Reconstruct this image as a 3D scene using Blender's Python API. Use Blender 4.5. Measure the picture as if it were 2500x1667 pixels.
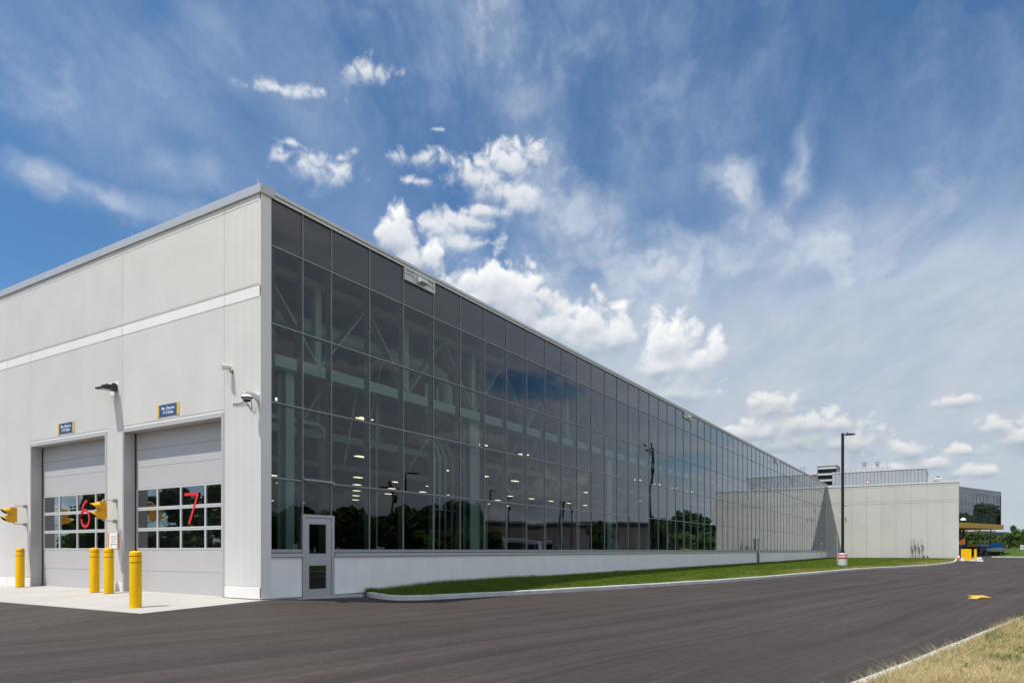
import bpy, bmesh, math, random
import numpy as np
from mathutils import Vector, Matrix

random.seed(7)
rng = np.random.default_rng(11)
S = bpy.context.scene
COL = S.collection
for o in list(bpy.data.objects):
    bpy.data.objects.remove(o)

# ------------------------------------------------------------------ camera, world, sun, exposure
# Facade runs along +X from the origin, the door wall along +Y, z = 0 is the sill of the doors.
TH = math.radians(31.9)
FPX, W0, CXP, HYP = 1727.0, 2500.0, 1250.0, 1343.0        # focal length and horizon measured on the photograph
VIEW = Vector((math.cos(TH), math.sin(TH), 0)); RIGHT = Vector((math.sin(TH), -math.cos(TH), 0))
CAM = Vector((-12.01, -15.077, 1.28))
cd = bpy.data.cameras.new('camera'); cam = bpy.data.objects.new('camera', cd); COL.objects.link(cam)
cd.sensor_width = 36.0; cd.lens = 36.0 * FPX / W0
cd.shift_y = (HYP - 1667 / 2) / W0
cd.clip_start = 0.1; cd.clip_end = 6000
cam.location = CAM
cam.rotation_euler = (math.radians(90), 0, TH - math.radians(90))
S.camera = cam

SUN = Vector((-0.43, 0.20, 1.0)).normalized()              # direction towards the sun
ELEV = math.asin(SUN.z)
sd = bpy.data.lights.new('sun', 'SUN'); sd.energy = 3.5; sd.angle = math.radians(0.53); sd.color = (1.0, 0.955, 0.88)
sun = bpy.data.objects.new('sun', sd); COL.objects.link(sun)
sun.rotation_euler = SUN.to_track_quat('Z', 'Y').to_euler()

S.view_settings.view_transform = 'Standard'; S.view_settings.look = 'None'
S.view_settings.exposure = 0.50; S.view_settings.gamma = 1.0
S.view_settings.use_curve_mapping = False
S.render.engine = 'CYCLES'
S.cycles.max_bounces = 8; S.cycles.diffuse_bounces = 3; S.cycles.glossy_bounces = 4
S.cycles.transparent_max_bounces = 16; S.cycles.transmission_bounces = 4
S.cycles.use_denoising = True
S.cycles.sample_clamp_indirect = 4.0
S.cycles.caustics_reflective = False; S.cycles.caustics_refractive = False

def px_ray(x, y):
    return VIEW + RIGHT * ((x - CXP) / FPX) + Vector((0, 0, (HYP - y) / FPX))
def at(x, y, D):
    return CAM + px_ray(x, y) * D
def az_el(x, y):                                            # azimuth (to the right of the view) and elevation of a sky point
    k = px_ray(x, y)
    return math.atan2((x - CXP) / FPX, 1.0), math.atan2(k.z, math.hypot(k.x, k.y))

# --- tiny expression layer over shader nodes
class E:
    def __init__(s, nt, sock): s.nt, s.s = nt, sock
    def _b(s, op, o, rev=False, third=None):
        n = s.nt.nodes.new('ShaderNodeMath'); n.operation = op
        for i, v in enumerate((o, s) if rev else (s, o)):
            if isinstance(v, E): s.nt.links.new(v.s, n.inputs[i])
            else: n.inputs[i].default_value = float(v)
        return E(s.nt, n.outputs[0])
    def __add__(s, o): return s._b('ADD', o)
    __radd__ = __add__
    def __sub__(s, o): return s._b('SUBTRACT', o)
    def __rsub__(s, o): return s._b('SUBTRACT', o, True)
    def __mul__(s, o): return s._b('MULTIPLY', o)
    __rmul__ = __mul__
    def __truediv__(s, o): return s._b('DIVIDE', o)
    def __pow__(s, o): return s._b('POWER', o)
    def max(s, o): return s._b('MAXIMUM', o)
    def min(s, o): return s._b('MINIMUM', o)
    def gt(s, o): return s._b('GREATER_THAN', o)
    def abs(s): return s._b('ABSOLUTE', 0)
    def exp(s): return s._b('EXPONENT', 0)
    def sqrt(s): return s._b('SQRT', 0)
    def atan2(s, o): return s._b('ARCTAN2', o)
    def asin(s): return s._b('ARCSINE', 0)
    def ss(s, a, b, o0=0.0, o1=1.0):                         # smoothstep
        n = s.nt.nodes.new('ShaderNodeMapRange'); n.interpolation_type = 'SMOOTHSTEP'; n.clamp = True
        s.nt.links.new(s.s, n.inputs[0])
        for i, v in zip((1, 2, 3, 4), (a, b, o0, o1)): n.inputs[i].default_value = v
        return E(s.nt, n.outputs[0])
    def lin(s, a, b, o0=0.0, o1=1.0):
        n = s.nt.nodes.new('ShaderNodeMapRange'); n.clamp = True
        s.nt.links.new(s.s, n.inputs[0])
        for i, v in zip((1, 2, 3, 4), (a, b, o0, o1)): n.inputs[i].default_value = v
        return E(s.nt, n.outputs[0])
def vec(nt, x, y, z=0.0):
    n = nt.nodes.new('ShaderNodeCombineXYZ')
    for i, v in enumerate((x, y, z)):
        if isinstance(v, E): nt.links.new(v.s, n.inputs[i])
        else: n.inputs[i].default_value = v
    return n.outputs[0]
def noise(nt, v, scale, detail=6, rough=0.55, dist=0.0, color=False, lac=2.0):
    n = nt.nodes.new('ShaderNodeTexNoise'); n.noise_dimensions = '3D'
    if v is not None: nt.links.new(v, n.inputs['Vector'])
    n.inputs['Scale'].default_value = scale; n.inputs['Detail'].default_value = detail
    n.inputs['Roughness'].default_value = rough; n.inputs['Distortion'].default_value = dist
    n.inputs['Lacunarity'].default_value = lac
    return n.outputs['Color'] if color else E(nt, n.outputs[0])
def mixc(nt, fac, a, b, blend='MIX'):
    n = nt.nodes.new('ShaderNodeMix'); n.data_type = 'RGBA'; n.blend_type = blend
    for i, v in ((0, fac), (6, a), (7, b)):
        if isinstance(v, E): nt.links.new(v.s, n.inputs[i])
        elif hasattr(v, 'is_linked'): nt.links.new(v, n.inputs[i])
        elif i == 0: n.inputs[0].default_value = v
        else: n.inputs[i].default_value = tuple(v) + (1,) if len(v) == 3 else v
    return n.outputs[2]

SKY_STRENGTH = 0.1
SKY_W, SKY_H = 4800, 1200                                   # cloud field: azimuth all round, elevation from the horizon to the zenith

class Perlin:
    def __init__(s, seed):
        r = np.random.default_rng(seed); s.p = r.permutation(512).astype(np.int32)
        a = r.random(512) * 2 * np.pi; s.gx = np.cos(a).astype(np.float32); s.gy = np.sin(a).astype(np.float32)
    def n(s, x, y):
        xi = np.floor(x).astype(np.int32); yi = np.floor(y).astype(np.int32)
        xf = (x - xi).astype(np.float32); yf = (y - yi).astype(np.float32)
        u = xf * xf * xf * (xf * (xf * 6 - 15) + 10); v = yf * yf * yf * (yf * (yf * 6 - 15) + 10)
        pa = s.p[xi & 511]; pb = s.p[(xi + 1) & 511]
        def g(h, dx, dy): return s.gx[h] * dx + s.gy[h] * dy
        a = g(s.p[(pa + yi) & 511], xf, yf); b = g(s.p[(pb + yi) & 511], xf - 1, yf)
        c = g(s.p[(pa + yi + 1) & 511], xf, yf - 1); d = g(s.p[(pb + yi + 1) & 511], xf - 1, yf - 1)
        a += u * (b - a); c += u * (d - c)
        return (a + v * (c - a)) * 1.5
def fbm(seed, x, y, octs, rough=0.5, billow=False):
    P = Perlin(seed); t = 0; amp = 1.0; tot = 0; f = 1.0
    for i in range(octs):
        n = P.n(x * f + 17.3 * i, y * f - 9.1 * i)
        t = t + amp * (np.abs(n) * 1.6 - 0.5 if billow else n); tot += amp; amp *= rough; f *= 2.03
    return t / tot
def sstep(a, b, x):
    t = np.clip((x - a) / (b - a), 0, 1); return t * t * (3 - 2 * t)
def shift(a, dx, dy):
    """value of a at (column + dx, row + dy), edges repeated"""
    r = np.clip(np.arange(a.shape[0]) + dy, 0, a.shape[0] - 1); c = np.clip(np.arange(a.shape[1]) + dx, 0, a.shape[1] - 1)
    return a[r][:, c]
def blur(a, r):
    for ax in (0, 1):
        k = np.pad(a, [(r + 1, r) if i == ax else (0, 0) for i in (0, 1)], mode='edge').cumsum(ax, dtype=np.float64)
        a = ((np.take(k, range(2 * r + 1, k.shape[ax]), ax) - np.take(k, range(0, k.shape[ax] - 2 * r - 1), ax)) / (2 * r + 1)).astype(np.float32)
    return a

def cloud_field():
    """premultiplied cloud colour and coverage over (azimuth, elevation), computed from noise"""
    def thin_layer(w, h):
        az = ((np.arange(w, dtype=np.float32) + 0.5) / w * 2 - 1) * np.pi
        el = (np.arange(h, dtype=np.float32) + 0.5) / h * (np.pi / 2)
        az, el = np.meshgrid(az, el)
        zc = np.sin(el) + 0.09; ce = np.cos(el)
        # high cloud on a plane far above; azimuth is measured to the right of the view
        wd = 0.14
        P = ce * np.cos(az) / zc; Q = ce * np.sin(az) / zc
        al = P * np.cos(wd) + Q * np.sin(wd); ac = -P * np.sin(wd) + Q * np.cos(wd)
        wp = fbm(3, al * 0.9, ac * 0.9, 3)
        broad = fbm(5, al * 0.7, ac * 0.9, 4)
        streak = fbm(8, al * 0.85 + wp * 0.35, ac * 3.6 + wp * 1.0, 6, 0.58)
        fine = fbm(9, al * 2.6 + wp, ac * 5.0 + wp, 5, 0.6)
        wa = fbm(13, az * 9, el * 9, 5, .6) * 0.075; we = fbm(14, az * 9, el * 9, 5, .6) * 0.075
        def soft(cx, cy, rx, ry, amp, slope=0.0):
            ca, e0 = az_el(cx, cy); t = (cx - CXP) / FPX; c2 = 1 / (1 + t * t)
            q_ = min(1.0, min(rx, ry) / 110); dx = (az + wa * q_ - ca) / (rx / FPX * c2); dy = (el + we * q_ - e0) / (ry / FPX * math.sqrt(c2) * math.cos(e0) ** 2) - dx * slope
            return np.exp(-(dx * dx + dy * dy)) * amp
        mk = np.zeros_like(az)
        for a in CIRRUS: mk = np.maximum(mk, soft(*a))
        wsp = fbm(15, az * 16 + wa * 20, el * 20 + we * 20, 5, .6); mk = mk * (0.45 + 0.75 * sstep(-0.35, 0.40, wsp))
        right = np.maximum(sstep(-0.28, 0.16, az), sstep(-1.5, -2.4, az))
        over = sstep(0.75, 1.5, np.abs(az)) * right              # veil added overhead behind the viewer, unseen, to fill the shade
        sdv = np.array((SUN.dot(VIEW), SUN.dot(RIGHT), SUN.z)); cs = (np.cos(el) * np.cos(az) * sdv[0] + np.cos(el) * np.sin(az) * sdv[1] + np.sin(el) * sdv[2])
        sung = np.exp(-(np.arccos(np.clip(cs, -1, 1)) / 0.62) ** 2)  # thin cloud brightened round the unseen sun, to lift the shade
        tex = sstep(-0.36, 0.42, streak * 0.70 + fine * 0.40)
        cir = (mk + sstep(-0.25, 0.45, broad) * (0.20 + 0.12 * right)) * (0.10 + 0.95 * tex)
        edge = el + broad * 0.20 + streak * 0.14 + wp * 0.06 - right * 0.06 - over * 0.75
        veil = sstep(0.43, 0.20, edge) * right * (0.78 + 0.22 * sstep(-0.35, 0.35, fine * 0.4 + streak * 0.6))
        hz = sstep(0.34, -0.02, el) * (0.28 + 0.42 * right)
        gp = np.zeros_like(az)
        for (cx, cy, rx, ry, amp) in GAPS:                     # open sky behind the camera, which the glass mirrors
            k = px_ray(cx, cy); k = Vector((k.x, -k.y, k.z)); ca = math.atan2(k.dot(RIGHT), k.dot(VIEW)); e0 = math.atan2(k.z, math.hypot(k.x, k.y))
            dd = np.sqrt(((az - ca) / (rx / FPX)) ** 2 + ((el - e0) / (ry / FPX)) ** 2) + fine * 0.7 + streak * 0.4
            gp = np.maximum(gp, sstep(1.3, 0.5, dd) * amp)
        A = np.clip(1 - (1 - (1 - np.exp(-1.15 * cir)) * 0.95) * (1 - veil) * (1 - hz), 0, 0.97) * (1 - gp)
        br = 0.85 * (1 - np.exp(-1.5 * np.clip(cir - 0.36, 0, 3))) * (1 - gp)
        lo = sstep(0.60, 0.08, el)
        col = np.stack([c0 + (c1 - c0) * lo for c0, c1 in zip((0.52, 0.60, 0.72), (0.50, 0.55, 0.615))], -1)
        col = col + br[..., None] * (np.array((0.74, 0.77, 0.82), np.float32) - col)
        col = col * (1 + 1.3 * sung)[..., None] * (1 + 0.25 * sstep(1.5, 2.2, np.abs(az)))[..., None]  # extra brightness on unseen cloud round the sun and behind, as fill
        # ripples in the veil
        col = col * (1 + 0.12 * (fine * 0.6 + streak * 0.4) * right * lo)[..., None]
        return np.concatenate([col * A[..., None], A[..., None]], -1).astype(np.float32)
    half = thin_layer(SKY_W // 2, SKY_H // 2)
    img = np.empty((SKY_H, SKY_W, 4), np.float32)              # bilinear doubling
    up = np.empty((SKY_H, SKY_W // 2, 4), np.float32)
    nx = np.concatenate([half[1:], half[-1:]]); pv = np.concatenate([half[:1], half[:-1]])
    up[0::2] = half * 0.75 + pv * 0.25; up[1::2] = half * 0.75 + nx * 0.25
    nx = np.roll(up, -1, 1); pv = np.roll(up, 1, 1)
    img[:, 0::2] = up * 0.75 + pv * 0.25; img[:, 1::2] = up * 0.75 + nx * 0.25

    def heaps(c0, c1, r1, blobs, ns, seed, wisp, puff, soft_edge, grey, top, amax, shade=1.0, off=0.2):
        daz = 2 * math.pi / SKY_W; de = math.pi / 2 / SKY_H
        az = ((np.arange(c0, c1, dtype=np.float32) + 0.5) / SKY_W * 2 - 1) * np.pi
        el = (np.arange(0, r1, dtype=np.float32) + 0.5) * de
        az, el = np.meshgrid(az, el)
        mx = np.full_like(az, -3.0); num = np.zeros_like(az); den = np.full_like(az, 1e-4)
        for (ca, ce, ra, re) in blobs:
            i0 = max(0, int((ca - 3 * ra + math.pi) / daz) - c0); i1 = min(c1 - c0, int((ca + 3 * ra + math.pi) / daz) - c0)
            j0 = max(0, int((ce - 3 * re) / de)); j1 = min(r1, int((ce + 3 * re) / de))
            if i1 <= i0 or j1 <= j0: continue
            sl = (slice(j0, j1), slice(i0, i1))
            dx = (az[sl] - ca) / ra; dy = (el[sl] - ce) / re
            dy = np.where(dy < 0, dy * 1.25, dy)
            m = 1 - np.sqrt(dx * dx + dy * dy)
            mx[sl] = np.maximum(mx[sl], m)
            w = np.maximum(m + 1.0, 0) ** 4; num[sl] += w * np.clip(dy, -1.5, 1.5); den[sl] += w
        h = num / den
        live = mx > -1.6
        rows = np.where(live.any(1))[0]; cols = np.where(live.any(0))[0]
        q = (slice(rows[0], rows[-1] + 1), slice(cols[0], cols[-1] + 1))
        az, el, mx, h = az[q], el[q], mx[q], h[q]
        x = az * ns; y = el * ns * 1.1
        wx = fbm(seed + 1, x * 0.8, y * 0.8, 3); wy = fbm(seed + 2, x * 0.8, y * 0.8, 3)
        n = fbm(seed, x * 1.1 + wx * 0.5, y * 1.1 + wy * 0.5, 7, 0.56)
        b = fbm(seed + 4, x * 0.95 + wx * 0.25, y * 0.95 + wy * 0.25, 5, 0.52, True)
        d = mx + off + wisp * n + puff * b
        al = np.clip(d / (soft_edge * (1 + 1.6 * np.clip(0.25 - h, 0, 1))), 0, 1); al = al * al * (3 - 2 * al)
        # sunlight comes from the upper left and from behind the viewer: tops white, undersides grey
        body = blur(np.clip(d, -0.2, 1.0), 3)
        rel = np.zeros_like(d)
        for s_, k_ in ((2, 0.55), (5, 0.55), (11, 0.50)):
            q_ = blur(d, max(1, s_ // 2)); rel += k_ * np.clip(q_ - shift(q_, int(-0.45 * s_), int(0.9 * s_)), -0.45, 0.45)
        lit = 0.44 + 0.48 * np.clip(h, -1.1, 0.9) * shade + 0.55 * rel * (0.4 + puff * 0.6) - 0.16 * np.clip(body - 0.45, 0, 1) + 0.18 * (1 - shade)
        lit = np.clip(lit, 0, 1)
        c = np.array(grey, np.float32) + lit[..., None] * (np.array(top, np.float32) - np.array(grey, np.float32))
        al = (al * amax)[..., None]
        t = img[q[0].start:q[0].stop, c0 + q[1].start:c0 + q[1].stop]
        t[..., :3] = t[..., :3] * (1 - al) + c * al
        t[..., 3:] = t[..., 3:] * (1 - al) + al
    def conv(L, grow=1.0):
        o = []
        for (cx, cy, rx, ry) in L:
            ca, ce = az_el(cx, cy); t = (cx - CXP) / FPX; c2 = 1 / (1 + t * t)
            o.append((ca, ce, rx * grow / FPX * c2, ry * grow / FPX * math.sqrt(c2) * math.cos(ce) ** 2))
        return o
    F0, F1 = int(SKY_W * (0.5 - 0.13)), int(SKY_W * (0.5 + 0.13))
    R1 = int(SKY_H * 0.62)
    # clouds over the rest of the sky
    back = []
    r_ = np.random.default_rng(4)
    for i in range(70):
        a = r_.uniform(0.9, 2 * math.pi - 0.9); a = a if a < math.pi else a - 2 * math.pi
        e = r_.uniform(0.03, 0.5) ** 1.3; s_ = r_.uniform(0.02, 0.07)
        for j in range(3): back.append((a + r_.normal() * s_, e + abs(r_.normal()) * s_ * 0.4, s_ * r_.uniform(.6, 1.1), s_ * r_.uniform(.3, .6)))
    heaps(0, F0, int(SKY_H * .45), [b for b in back if b[0] < -0.8], 22, 51, 1.2, 1.2, 0.40, (.33, .40, .48), (.80, .81, .82), 0.85)
    heaps(F1, SKY_W, int(SKY_H * .45), [b for b in back if b[0] > 0.8], 22, 52, 1.2, 1.2, 0.40, (.33, .40, .48), (.80, .81, .82), 0.7)
    heaps(F0, F1, R1, conv(FAR_CLOUDS, 1.22), 40.0, 41, 1.0, 1.0, 0.75, (.33, .40, .48), (.80, .80, .79), 0.90, shade=1.15, off=0.32)
    heaps(F0, F1, R1, conv(SMALL_CLOUDS, 1.05), 30.0, 21, 1.7, 0.6, 1.30, (.50, .58, .68), (.86, .87, .88), 0.90, shade=0.55, off=0.26)
    heaps(F0, F1, R1, conv(MID_CLOUDS, 1.1), 28.0, 81, 1.0, 0.85, 0.85, (.47, .54, .64), (.90, .90, .91), 0.94, shade=0.8, off=0.28)
    heaps(F0, F1, R1, conv(TALL_CLOUDS, 1.28), 24.0, 31, 0.7, 0.95, 0.62, (.39, .46, .55), (.94, .94, .93), 0.97, shade=1.15, off=0.30)
    return img

CIRRUS = [(1180, 60, 260, 210, 0.95), (1330, 140, 150, 240, 0.80), (1560, 230, 360, 260, 0.42), (1420, 560, 120, 120, 1.45, -0.6), (1560, 660, 200, 76, 1.35, -0.25),
          (1815, 480, 70, 66, 1.65, -0.9), (1880, 535, 100, 46, 1.45, -0.4), (1955, 455, 44, 95, 1.35, 0.9), (1900, 560, 130, 60, 0.9, 0.1), (1930, 640, 260, 90, 0.95),
          (160, 462, 340, 36, 0.85, 0.10), (480, 425, 130, 40, 0.50), (100, 220, 330, 130, 0.34), (520, 160, 420, 160, 0.24),
          (1250, 650, 180, 60, 0.95, -0.4), (1450, 740, 280, 66, 1.05, -0.12), (1350, 460, 66, 130, 1.05), (2050, 640, 260, 70, 0.6), (2300, 480, 240, 130, 0.35), (2400, 120, 320, 160, 0.22), (900, 60, 160, 60, 0.45)]
GAPS = [(1290, 930, 90, 36, 0.97), (1360, 955, 60, 22, 0.75), (1690, 1125, 70, 26, 0.55), (1640, 1140, 50, 40, 0.35), (1760, 1050, 40, 30, 0.3)]
SMALL_CLOUDS = [(775, 418, 92, 50), (800, 440, 60, 40), (900, 190, 56, 46), (690, 228, 96, 22), (640, 222, 40, 20), (1030, 392, 66, 30), (716, 352, 20, 14), (685, 388, 26, 22), (830, 388, 16, 14), (1065, 318, 14, 8), (1010, 445, 40, 14), (1130, 600, 80, 26)]
MID_CLOUDS = [(1252, 398, 88, 62), (1185, 432, 84, 52), (1225, 470, 104, 46), (1268, 500, 60, 40), (1205, 520, 104, 26), (1130, 545, 70, 36), (1078, 560, 50, 44), (1110, 600, 70, 30)]
TALL_CLOUDS = [(1235, 740, 110, 70), (1450, 830, 90, 56), (1645, 900, 80, 76), (965, 585, 40, 56), (1005, 645, 60, 46), (1200, 705, 66, 60), (1255, 765, 76, 66), (1140, 735, 80, 50), (1310, 810, 50, 44), (1433, 800, 66, 56), (1495, 840, 46, 36), (1430, 845, 80, 40),
               (1640, 855, 60, 66), (1690, 900, 50, 50), (1600, 900, 50, 44), (1665, 965, 80, 46)]
FAR_CLOUDS = [(1890, 1000, 56, 32), (1965, 1045, 120, 32), (1840, 1060, 80, 36), (1950, 1085, 140, 36), (2090, 1090, 56, 46), (2040, 1040, 60, 24), (1800, 1085, 50, 30), (2220, 1105, 56, 28), (2270, 1135, 60, 22),
              (2355, 1104, 56, 16), (2480, 1075, 56, 38), (2430, 1045, 46, 24), (2325, 985, 46, 18), (2195, 1150, 90, 20), (2380, 1155, 60, 18)]

def build_sky():
    w = bpy.data.worlds.new('World'); S.world = w; w.use_nodes = True
    nt = w.node_tree; nt.nodes.clear()
    out = nt.nodes.new('ShaderNodeOutputWorld'); bg = nt.nodes.new('ShaderNodeBackground')
    bg.inputs[1].default_value = SKY_STRENGTH
    sky = nt.nodes.new('ShaderNodeTexSky'); sky.sky_type = 'NISHITA'; sky.sun_disc = False
    sky.sun_elevation = ELEV; sky.sun_rotation = math.atan2(SUN.x, SUN.y)
    sky.altitude = 100; sky.air_density = 1.0; sky.dust_density = 0.6; sky.ozone_density = 3.0
    im = bpy.data.images.new('cloud_field', SKY_W, SKY_H, alpha=True, float_buffer=True)
    im.colorspace_settings.name = 'Non-Color'; im.alpha_mode = 'CHANNEL_PACKED'
    im.pixels.foreach_set(cloud_field().ravel()); im.update()
    tc = nt.nodes.new('ShaderNodeTexCoord')
    sp = nt.nodes.new('ShaderNodeSeparateXYZ'); nt.links.new(tc.outputs['Generated'], sp.inputs[0])
    X, Y, Z = (E(nt, sp.outputs[i]) for i in range(3))
    a = X * VIEW.x + Y * VIEW.y; b = X * RIGHT.x + Y * RIGHT.y
    u = b.atan2(a) * (0.5 / math.pi) + 0.5
    v = Z.max(-1.0).min(1.0).asin().max(0.0) * (2 / math.pi)
    ti = nt.nodes.new('ShaderNodeTexImage'); ti.image = im; ti.interpolation = 'Linear'; ti.extension = 'EXTEND'
    nt.links.new(vec(nt, u, v), ti.inputs[0])
    base = mixc(nt, 1.0, sky.outputs[0], SKY_TINT, 'MULTIPLY')
    inv = 1.0 - E(nt, ti.outputs['Alpha'])
    vm = nt.nodes.new('ShaderNodeVectorMath'); vm.operation = 'SCALE'
    nt.links.new(base, vm.inputs[0]); nt.links.new(inv.s, vm.inputs['Scale'])
    v2 = nt.nodes.new('ShaderNodeVectorMath'); v2.operation = 'SCALE'
    nt.links.new(ti.outputs['Color'], v2.inputs[0]); v2.inputs['Scale'].default_value = CLOUD_LIGHT / SKY_STRENGTH
    ad = nt.nodes.new('ShaderNodeVectorMath'); ad.operation = 'ADD'
    nt.links.new(vm.outputs[0], ad.inputs[0]); nt.links.new(v2.outputs[0], ad.inputs[1])
    nt.links.new(ad.outputs[0], bg.inputs[0]); nt.links.new(bg.outputs[0], out.inputs[0])
SKY_TINT = (0.48, 0.73, 0.87)
CLOUD_LIGHT = 0.76
build_sky()

# ------------------------------------------------------------------ mesh and tagging helpers
class MB:
    """collects shapes and links them as one mesh object"""
    def __init__(s): s.v, s.f, s.m = [], [], []
    def add(s, vs, fs, mi=0):
        o = len(s.v); s.v += [tuple(v) for v in vs]; s.f += [tuple(i + o for i in f) for f in fs]; s.m += [mi] * len(fs); return s
    def box(s, a, b, mi=0):
        (x0, y0, z0), (x1, y1, z1) = a, b
        x0, x1 = sorted((x0, x1)); y0, y1 = sorted((y0, y1)); z0, z1 = sorted((z0, z1))
        return s.add([(x0, y0, z0), (x1, y0, z0), (x1, y1, z0), (x0, y1, z0), (x0, y0, z1), (x1, y0, z1), (x1, y1, z1), (x0, y1, z1)],
                     [(0, 3, 2, 1), (4, 5, 6, 7), (0, 1, 5, 4), (1, 2, 6, 5), (2, 3, 7, 6), (3, 0, 4, 7)], mi)
    def prism(s, poly, h0, h1, axis=2, mi=0):
        """polygon (ccw) of 2d points pushed along an axis"""
        n = len(poly)
        def P(p, h):
            return (p[0], p[1], h) if axis == 2 else ((p[0], h, p[1]) if axis == 1 else (h, p[0], p[1]))
        vs = [P(p, h0) for p in poly] + [P(p, h1) for p in poly]
        fs = [tuple(range(n))[::-1], tuple(range(n, 2 * n))] + [(i, (i + 1) % n, n + (i + 1) % n, n + i) for i in range(n)]
        return s.add(vs, fs, mi)
    def bar(s, p, q, w, h=None, up=(0, 0, 1), mi=0):
        p, q = Vector(p), Vector(q); d = (q - p).normalized(); h = h or w
        u = Vector(up)
        if abs(d.dot(u)) > 0.98: u = Vector((1, 0, 0))
        r = d.cross(u).normalized() * w / 2; t = r.cross(d).normalized() * h / 2
        vs = [p - r - t, p + r - t, p + r + t, p - r + t, q - r - t, q + r - t, q + r + t, q - r + t]
        return s.add(vs, [(0, 1, 2, 3), (7, 6, 5, 4), (0, 4, 5, 1), (1, 5, 6, 2), (2, 6, 7, 3), (3, 7, 4, 0)], mi)
    def tube(s, pts, r, n=8, mi=0, caps=True):
        pts = [Vector(p) for p in pts]; rs = r if isinstance(r, (list, tuple)) else [r] * len(pts)
        vs = []; k = len(pts)
        ref = None
        for i, p in enumerate(pts):
            d = (pts[min(i + 1, k - 1)] - pts[max(i - 1, 0)]).normalized()
            if ref is None: ref = Vector((0, 0, 1)) if abs(d.z) < 0.9 else Vector((1, 0, 0))
            a = d.cross(ref).normalized(); b = d.cross(a).normalized(); ref = a.cross(d).normalized() if False else ref
            for j in range(n):
                t = 2 * math.pi * j / n
                vs.append(p + (a * math.cos(t) + b * math.sin(t)) * rs[i])
        fs = [(i * n + j, i * n + (j + 1) % n, (i + 1) * n + (j + 1) % n, (i + 1) * n + j) for i in range(k - 1) for j in range(n)]
        if caps: fs += [tuple(range(n))[::-1], tuple(range((k - 1) * n, k * n))]
        return s.add(vs, fs, mi)
    def lathe(s, prof, n=20, c=(0, 0), mi=0, axis=None):
        """profile of (radius, z) turned about the vertical through c"""
        vs = []
        for (r, z) in prof:
            for j in range(n):
                t = 2 * math.pi * j / n; vs.append((c[0] + r * math.cos(t), c[1] + r * math.sin(t), z))
        k = len(prof)
        fs = [(i * n + j, i * n + (j + 1) % n, (i + 1) * n + (j + 1) % n, (i + 1) * n + j) for i in range(k - 1) for j in range(n)]
        fs += [tuple(range(n))[::-1], tuple(range((k - 1) * n, k * n))]
        if axis is not None:
            R = axis; vs = [tuple(R @ Vector(v)) for v in vs]
        return s.add(vs, fs, mi)
    def build(s, name, mat, parent=None, loc=None, rotz=0, smooth=False, bevel=0, angle=40):
        me = bpy.data.meshes.new(name); me.from_pydata(s.v, [], s.f)
        for m in (mat if isinstance(mat, (list, tuple)) else [mat]): me.materials.append(m)
        me.polygons.foreach_set('material_index', s.m)
        if bevel:
            bm = bmesh.new(); bm.from_mesh(me)
            ed = [e for e in bm.edges if len(e.link_faces) == 2 and e.calc_face_angle(0) > 0.6]
            bmesh.ops.bevel(bm, geom=ed, offset=bevel, segments=2, profile=0.6, affect='EDGES', clamp_overlap=True)
            bm.to_mesh(me); bm.free()
        if smooth: me.shade_smooth(); me.set_sharp_from_angle(angle=math.radians(angle))
        me.update()
        o = bpy.data.objects.new(name, me); COL.objects.link(o)
        if parent is not None: o.parent = parent
        if loc is not None: o.location = loc
        o.rotation_euler.z = rotz
        return o
def np_mesh(name, V, F, mat, parent=None, smooth=False):
    """V (n,3), F (m,k) all the same size"""
    me = bpy.data.meshes.new(name); F = np.ascontiguousarray(F, np.int32); m, k = F.shape
    me.vertices.add(len(V)); me.vertices.foreach_set('co', np.ascontiguousarray(V, np.float32).ravel())
    me.loops.add(m * k); me.loops.foreach_set('vertex_index', F.ravel())
    me.polygons.add(m); me.polygons.foreach_set('loop_start', np.arange(0, m * k, k, dtype=np.int32))
    me.materials.append(mat); me.update(calc_edges=True)
    if smooth: me.shade_smooth()
    o = bpy.data.objects.new(name, me); COL.objects.link(o)
    if parent is not None: o.parent = parent
    return o
def thing(name, label, cat, loc=(0, 0, 0), rotz=0, group=None):
    o = bpy.data.objects.new(name, None); COL.objects.link(o); o.empty_display_size = 0.3
    o.location = loc; o.rotation_euler.z = rotz
    o['label'] = label; o['category'] = cat
    if group: o['group'] = group
    return o
def tag(o, label, cat, group=None):
    o['label'] = label; o['category'] = cat
    if group: o['group'] = group
    return o
def struct(o): o['kind'] = 'structure'; return o
def stuff(o): o['kind'] = 'stuff'; return o
def dup(root, loc=None, rotz=None, label=None, group=None, scale=None):
    r = root.copy(); COL.objects.link(r)
    if loc is not None: r.location = loc
    if rotz is not None: r.rotation_euler.z = rotz
    if scale is not None: r.scale = scale if hasattr(scale, '__len__') else (scale,) * 3
    if label: r['label'] = label
    if group: r['group'] = group
    for ch in list(root.children):
        c = ch.copy(); COL.objects.link(c); c.parent = r
        for g in list(ch.children):
            e = g.copy(); COL.objects.link(e); e.parent = c
    return r
def part_copy(o, parent, loc=None, rotz=None):
    c = o.copy(); COL.objects.link(c); c.parent = parent
    if loc is not None: c.location = loc
    if rotz is not None: c.rotation_euler.z = rotz
    return c

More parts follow.
